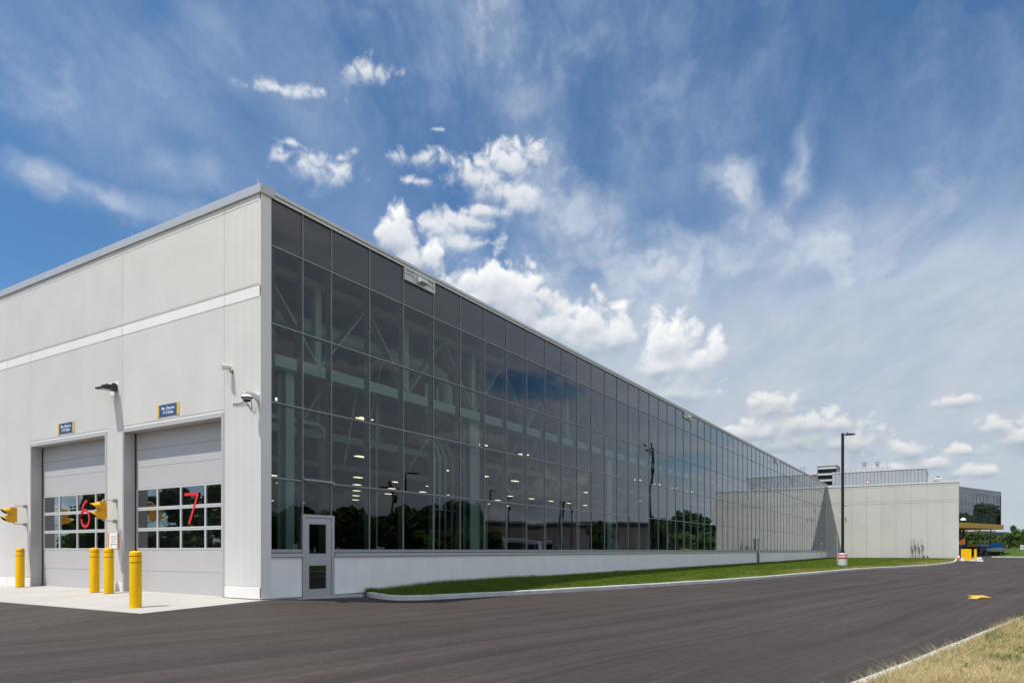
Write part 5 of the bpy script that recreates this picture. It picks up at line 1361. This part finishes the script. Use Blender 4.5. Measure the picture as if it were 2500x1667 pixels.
# far roofs behind the trees
def far_block(name, x0, x1, ytop, D, mat, label, zb=0, deep=14, win=0):
    a, b = at(x0, ytop, D), at(x1, ytop, D); t = thing(name, label, 'building', (a.x, a.y, zb), math.atan2(b.y - a.y, b.x - a.x))
    L = (b - a).length; H = a.z - zb
    MB().box((0, 0, 0), (L, deep, H - .25)).build('wall', M[mat], t); MB().box((-.2, -.2, H - .249), (L + .2, deep, H)).build('roof', M['far_roof'], t)
    return t
far_block('far_house', 2391, 2429, 1295.5, 190, 'far_grey', 'dark flat roofed building far behind the trees, below the soffit')
far_block('far_house', 2431, 2456, 1298, 186, 'far_roof', 'dark grey roofed building far behind, right of the office block')
for x0, x1, y, D, l in ((2368, 2384, 1311, 172, 'pale house wall glimpsed through the trees behind the boom'), (2446, 2462, 1310, 174, 'pale house wall glimpsed beside the birches')): far_block('far_house', x0, x1, y, D, 'far_white', l)
p = at(2495, 1345, 124); t = thing('road_sign', 'small white sign with a dark symbol on the bank at the right edge', 'sign', (p.x, p.y, .5), TH - math.pi / 2)
MB().box((-.03, 0, -.3), (.03, .05, 1.7)).build('post', M['galv'], t); MB().box((-.27, -.03, .95), (.27, -.001, 1.75)).build('plate', M['print_white'], t); MB().prism([(-.10, 1.35), (0, 1.25), (.10, 1.35), (.06, 1.52), (-.06, 1.52)], -.036, -.031, axis=1).build('symbol', M['black'], t)
# lamp post line in front of the far trees
p = at(2419, 1335, 128); t = thing('far_pole', 'thin dark pole rising in front of the far trees to the soffit', 'pole', (p.x, p.y, .3)); MB().tube([(0, 0, 0), (0, 0, 6.3)], [.11, .08], 8).build('shaft', M['black'], t); MB().lathe([(.2, 0), (.18, .5)], 10).build('foot', M['far_grey'], t)

# ------------------------------------------------------------------ the other side of the drive: seen only as reflections
def mir_block(x0, x1, ytop, D, mat, label, roof='far_roof', deep=16, bays=6):
    a, b = mir(x0, ytop, D), mir(x1, ytop, D * 1.05); t = thing('warehouse', label, 'building', (a.x, a.y, -.3), math.atan2(b.y - a.y, b.x - a.x), group='warehouses mirrored in the glass')
    L = math.hypot(b.x - a.x, b.y - a.y); H = a.z + .3
    MB().box((0, -deep, 0), (L, 0, H - .5)).build('wall', M[mat], t); MB().prism([(-deep - .3, H - .5), (.3, H - .5), (.3, H - .2), (-deep / 2, H + .4), (-deep - .3, H - .2)], -.3, L + .3, axis=0).build('roof', M[roof], t)
    for i in range(bays):
        c = L * (i + .5) / bays; MB().box((c - L * .28 / bays, .001, 0.1), (c + L * .28 / bays, .06, H * .62)).build('loading_door', M['far_grey'], t)
    return t
mir_block(1183, 1440, 1272, 140, 'far_brick', 'low brown warehouse mirrored in the middle of the glass')
mir_block(1482, 1602, 1272, 150, 'far_brick', 'low warehouse beyond the parked buses mirrored in the glass')
def bus(x, D, label, yaw=0.0, L=9.0, front=False):
    p = mir(x, 1343, D); t = thing('parked_bus', label, 'bus', (p.x, p.y, -.3), math.atan2(VIEW.y, VIEW.x) * -1 + yaw, group='white buses parked across the drive')
    MB().box((0, -1.25, .38), (L, 1.25, 3.15)).build('body', M['bus_white'], t, bevel=.12)
    m_ = MB()
    for s_ in (-1, 1): m_.box((.5, s_ * 1.251, 1.5), (L - .4, s_ * 1.262, 2.6))
    m_.box((-.012, -1.05, 1.3), (-.001, 1.05, 2.8)); m_.build('windows', M['bus_glass'], t)
    m_ = MB()
    for i in range(5): m_.box((L + .001, -1.0, 1.2 + i * .26), (L + .02, 1.0, 1.3 + i * .26))
    m_.build('rear_grille', M['black'], t)
    m_ = MB()
    for i in range(4): m_.box((-.02, -1.0, 2.86 + i * .06), (-.0125, 1.0, 2.88 + i * .06))
    m_.build('roof_vent', M['black'], t)
    for xx in (1.8, L - 2.2):
        for s_ in (-1, 1): MB().lathe([(.30, -.16), (.48, -.14), (.48, .14), (.30, .16)], 14, axis=Matrix.Rotation(math.pi / 2, 3, 'X')).build('wheel', M['tyre'], t, (xx, s_ * 1.1, .48))
    return t
bus(1212, 92, 'white bus mirrored in the glass, nearest to the corner', .5); bus(1300, 104, 'white bus mirrored in the glass, next to the red car', .3); bus(1250, 112, 'white bus mirrored between the two nearer ones', .4)
p = mir(1385, 1343, 106); t = thing('parked_car', 'red car mirrored in the glass beside the white bus', 'car', (p.x, p.y, -.3), -.9)
MB().prism([(-2.2, .35), (2.2, .35), (2.25, .8), (1.2, .95), (.5, 1.42), (-1.3, 1.45), (-2.1, .95)], -.85, .85, axis=1).build('body', M['car_red'], t, bevel=.08); m_ = MB(); m_.prism([(1.05, .97), (.48, 1.36), (-1.25, 1.38), (-1.85, .98)], -.862, .862, axis=1); m_.build('windows', M['bus_glass'], t)
for xx in (-1.35, 1.4):
    for s_ in (-1, 1): MB().lathe([(.2, -.1), (.33, -.09), (.33, .09), (.2, .1)], 12, axis=Matrix.Rotation(math.pi / 2, 3, 'X')).build('wheel', M['tyre'], t, (xx, s_ * .8, .33))
def mpole(x, ytop, D, kind, label):
    p = mir(x, ytop, D); H = p.z + .3; t = thing('utility_pole' if kind != 'lamp' else 'yard_lamp', label, 'pole', (p.x, p.y, -.3), random.uniform(-.4, .4), group='poles across the drive mirrored in the glass')
    MB().tube([(0, 0, 0), (0, 0, H)], [.17, .11], 8).build('shaft', M['wood_pole' if kind == 'wood' else 'black'], t)
    m_ = MB()
    if kind == 'lamp': m_.bar((0, 0, H), (1.0, 0, H + .05), .10); m_.box((.5, -.2, H - .03), (1.3, .2, H + .08))
    elif kind == 'wood': m_.box((-1.2, -.06, H - .8), (1.2, .06, H - .65)); m_.lathe([(.25, H - 2.4), (.25, H - 1.5)], 10, (.45, 0))
    else:
        for zz_ in (H * .56, H * .62): m_.bar((-.2, 0, zz_), (3.2, 0, zz_), .12)
        for i in range(7): m_.box((.2 + i * .42, -.2, H * .56 - .5), (.5 + i * .42, .2, H * .56 + .3)); m_.box((.2 + i * .42, -.2, H * .62 - .2), (.5 + i * .42, .2, H * .62 + .4))
        m_.box((-1.6, -.15, H - .1), (.2, .15, H + .1))
    m_.build('head', M['black'], t)
mpole(952, 1173, 78, 'wood', 'wood utility pole mirrored in the fourth bay of glass'); mpole(988, 1155, 80, 'lamp', 'dark lamp pole mirrored right at the fourth mullion'); mpole(1190, 1191, 105, 'lamp', 'dark lamp pole mirrored in the eighth bay of glass')
mpole(1240, 1205, 100, 'wood', 'wood pole with a transformer mirrored above the buses'); mpole(1372, 1222, 118, 'lamp', 'dark lamp pole mirrored above the red car'); mpole(1393, 1219, 120, 'wood', 'wood pole mirrored right of the red car'); mpole(1534, 1242, 130, 'wood', 'wood pole mirrored left of the floodlight mast')
mpole(1584, 1088, 140, 'mast', 'tall floodlight mast mirrored near the thick mullion')

# ------------------------------------------------------------------ grass blades
def blade_mesh(name, P, h, w, dry, mat, lean=.45, seed=1):
    r = np.random.default_rng(seed); n = len(P)
    a = r.uniform(0, 2 * np.pi, n); l = r.normal(0, lean, (n, 2)) * h[:, None]
    dx = np.stack([np.cos(a), np.sin(a), np.zeros(n)], 1) * (w / 2)[:, None]
    tip = P + np.concatenate([l, h[:, None]], 1)
    V = np.stack([P - dx, P + dx, tip], 1).reshape(-1, 3)
    o = np_mesh(name, V, np.arange(3 * n).reshape(n, 3), mat)
    at_ = o.data.attributes.new('dry', 'FLOAT', 'POINT'); at_.data.foreach_set('value', np.repeat(dry, 3).astype(np.float32))
    return stuff(o)
def lattice(seed, x, y, cell):
    return fbm(seed, np.asarray(x, np.float32) / cell, np.asarray(y, np.float32) / cell, 4, .55)
r = np.random.default_rng(21)
# lawn: pick points on the lawn sheet, denser close by
L = lawnV; pts = []
for i in range(L.shape[0] - 1):
    A, Bq = L[i], L[i + 1]
    xm = float(A[:, 0].mean()); seg = np.linalg.norm(Bq[0] - A[0]); wid = np.linalg.norm(A[-1] - A[0])
    dens = 1900 if xm < 12 else (900 if xm < 22 else (330 if xm < 40 else (130 if xm < 60 else 60)))
    n = int(seg * wid * dens) + 4
    u = r.random(n); v = r.random(n) * (L.shape[1] - 1); j = np.minimum(v.astype(int), L.shape[1] - 2); f = v - j
    p0 = A[j] + (A[j + 1] - A[j]) * f[:, None]; p1 = Bq[j] + (Bq[j + 1] - Bq[j]) * f[:, None]
    pts.append(p0 + (p1 - p0) * u[:, None])
P = np.concatenate(pts); x, y = P[:, 0], P[:, 1]
near_wall = np.exp(-np.abs(y) / .5)
h = (.055 + .05 * r.random(len(P))) * (1 + .9 * near_wall) * np.where(x < 14, 1.35, 1.0)
w = np.where(x < 12, .010, np.where(x < 22, .014, np.where(x < 40, .024, .045))) * r.uniform(.7, 1.3, len(P))
dr = np.clip((y * -.55 - x * .075 - .2 + lattice(61, x, y, 3.0) * 2.6 + lattice(62, x * .12, y, 1.2) * 1.6 - .4) / 2.2, 0, 1) * np.clip((x - 8) / 25, 0, 1) * .8
blade_mesh('lawn_grass', P - [0, 0, .01], h, w, dr + r.random(len(P)) * .15 * (dr > .1), M['blade'], .5, 5)
# parched verge by the camera
n = 190000
x = r.uniform(-5.5, 17, n) ; x = -5.5 + 22.5 * r.random(n) ** 1.5
KVx = np.array([p[0] for p in KV][::-1]); KVy = np.array([p[1] for p in KV][::-1]); o_ = np.argsort(KVx); ky = np.interp(x, KVx[o_], KVy[o_])
y = ky - .165 - r.random(n) ** 1.3 * 7
zb = -.28 + .38 * np.clip((x - 15) / 80, 0, 1) + .135
dist = np.hypot(x - CAM.x, y - CAM.y)
green = lattice(71, x, y, 1.1) + lattice(72, x, y, .35) * .5
dr = np.clip(.78 - np.clip(green - .12, 0, 1) * 4.5 - np.clip((x - 6.0) / 3.5, 0, 1) * 1.1 + r.normal(0, .16, n), 0, 1)
h = (.05 + .09 * r.random(n) ** 2) * (1 + np.clip(lattice(73, x, y, .6), -.3, .6))
edge = np.exp(-(ky - .165 - y) / .12); h = h * (1 + edge * .5 * r.random(n))
tall = r.random(n) < .004; h[tall] *= 2.3
w = np.where(dist > 16, .012, .0075) * r.uniform(.6, 1.4, n)
blade_mesh('verge_grass', np.stack([x, y, zb + .0], 1), h, w, dr, M['straw'], .75, 6)
# loose grit on the asphalt
n = 520; gx = -9 + 34 * r.random(n) ** 1.3; gy = -13.5 + 12.5 * r.random(n); ok = (gy > np.interp(gx, KVx[o_], KVy[o_]) + .3); gx, gy = gx[ok], gy[ok]
s_ = (.004 + .010 * r.random(len(gx)) ** 4)[:, None, None]; tet = np.array([(1, 0, -.3), (-.5, .87, -.3), (-.5, -.87, -.3), (0, 0, .8)])
gz = np.array([Zr(a_, b_) for a_, b_ in zip(gx, gy)]) + .002
V = np.stack([gx, gy, gz], 1)[:, None, :] + tet[None] * s_ * r.uniform(.6, 1.4, (len(gx), 4, 3)); F = (np.array([(0, 1, 3), (1, 2, 3), (2, 0, 3), (0, 2, 1)])[None] + (np.arange(len(gx)) * 4)[:, None, None]).reshape(-1, 3)
stuff(np_mesh('grit', V.reshape(-1, 3), F, M['stone']))
# weeds along the edge of the verge
lv = []
for i in range(70):
    xx = -5 + 20 * r.random() ** 1.4; yy = float(np.interp(xx, KVx[o_], KVy[o_])) - .2 - abs(r.normal()) * .9
    for j in range(r.integers(8, 22)):
        a = r.uniform(0, 6.28); d = r.uniform(.0, .10); l = r.uniform(.025, .055); c = np.array([xx + math.cos(a) * d, yy + math.sin(a) * d, -.145 + r.uniform(.02, .11)])
        t_ = np.array([math.cos(a), math.sin(a), r.uniform(-.2, .6)]); s_ = np.array([-math.sin(a), math.cos(a), 0]) * .45
        lv.append(np.stack([c, c + (t_ * .5 + s_) * l, c + t_ * l, c + (t_ * .5 - s_) * l]))
V = np.concatenate(lv); stuff(np_mesh('verge_weeds', V, np.arange(len(V)).reshape(-1, 4), M['leaf_mid']))
# rough growth on the far bank
n = 9000; t_ = r.uniform(.60, .80, n); D = r.uniform(121.5, 150, n)
pp_ = np.array(CAM)[None] + np.stack([VIEW.x + RIGHT.x * t_, VIEW.y + RIGHT.y * t_, np.zeros(n)], 1) * D[:, None]
hb_ = np.clip((t_ - .60) / .12, 0, 1) * np.interp(D, [121, 124, 129, 136, 150], [0, .05, .45, 1.0, 1.5])
pp_[:, 2] = .22 + hb_
blade_mesh('bank_grass', pp_, r.uniform(.15, .5, n) * (.35 + np.clip((D - 124) / 8, 0, 1)), r.uniform(.06, .16, n), r.random(n) * .4, M['blade'], .4, 8)
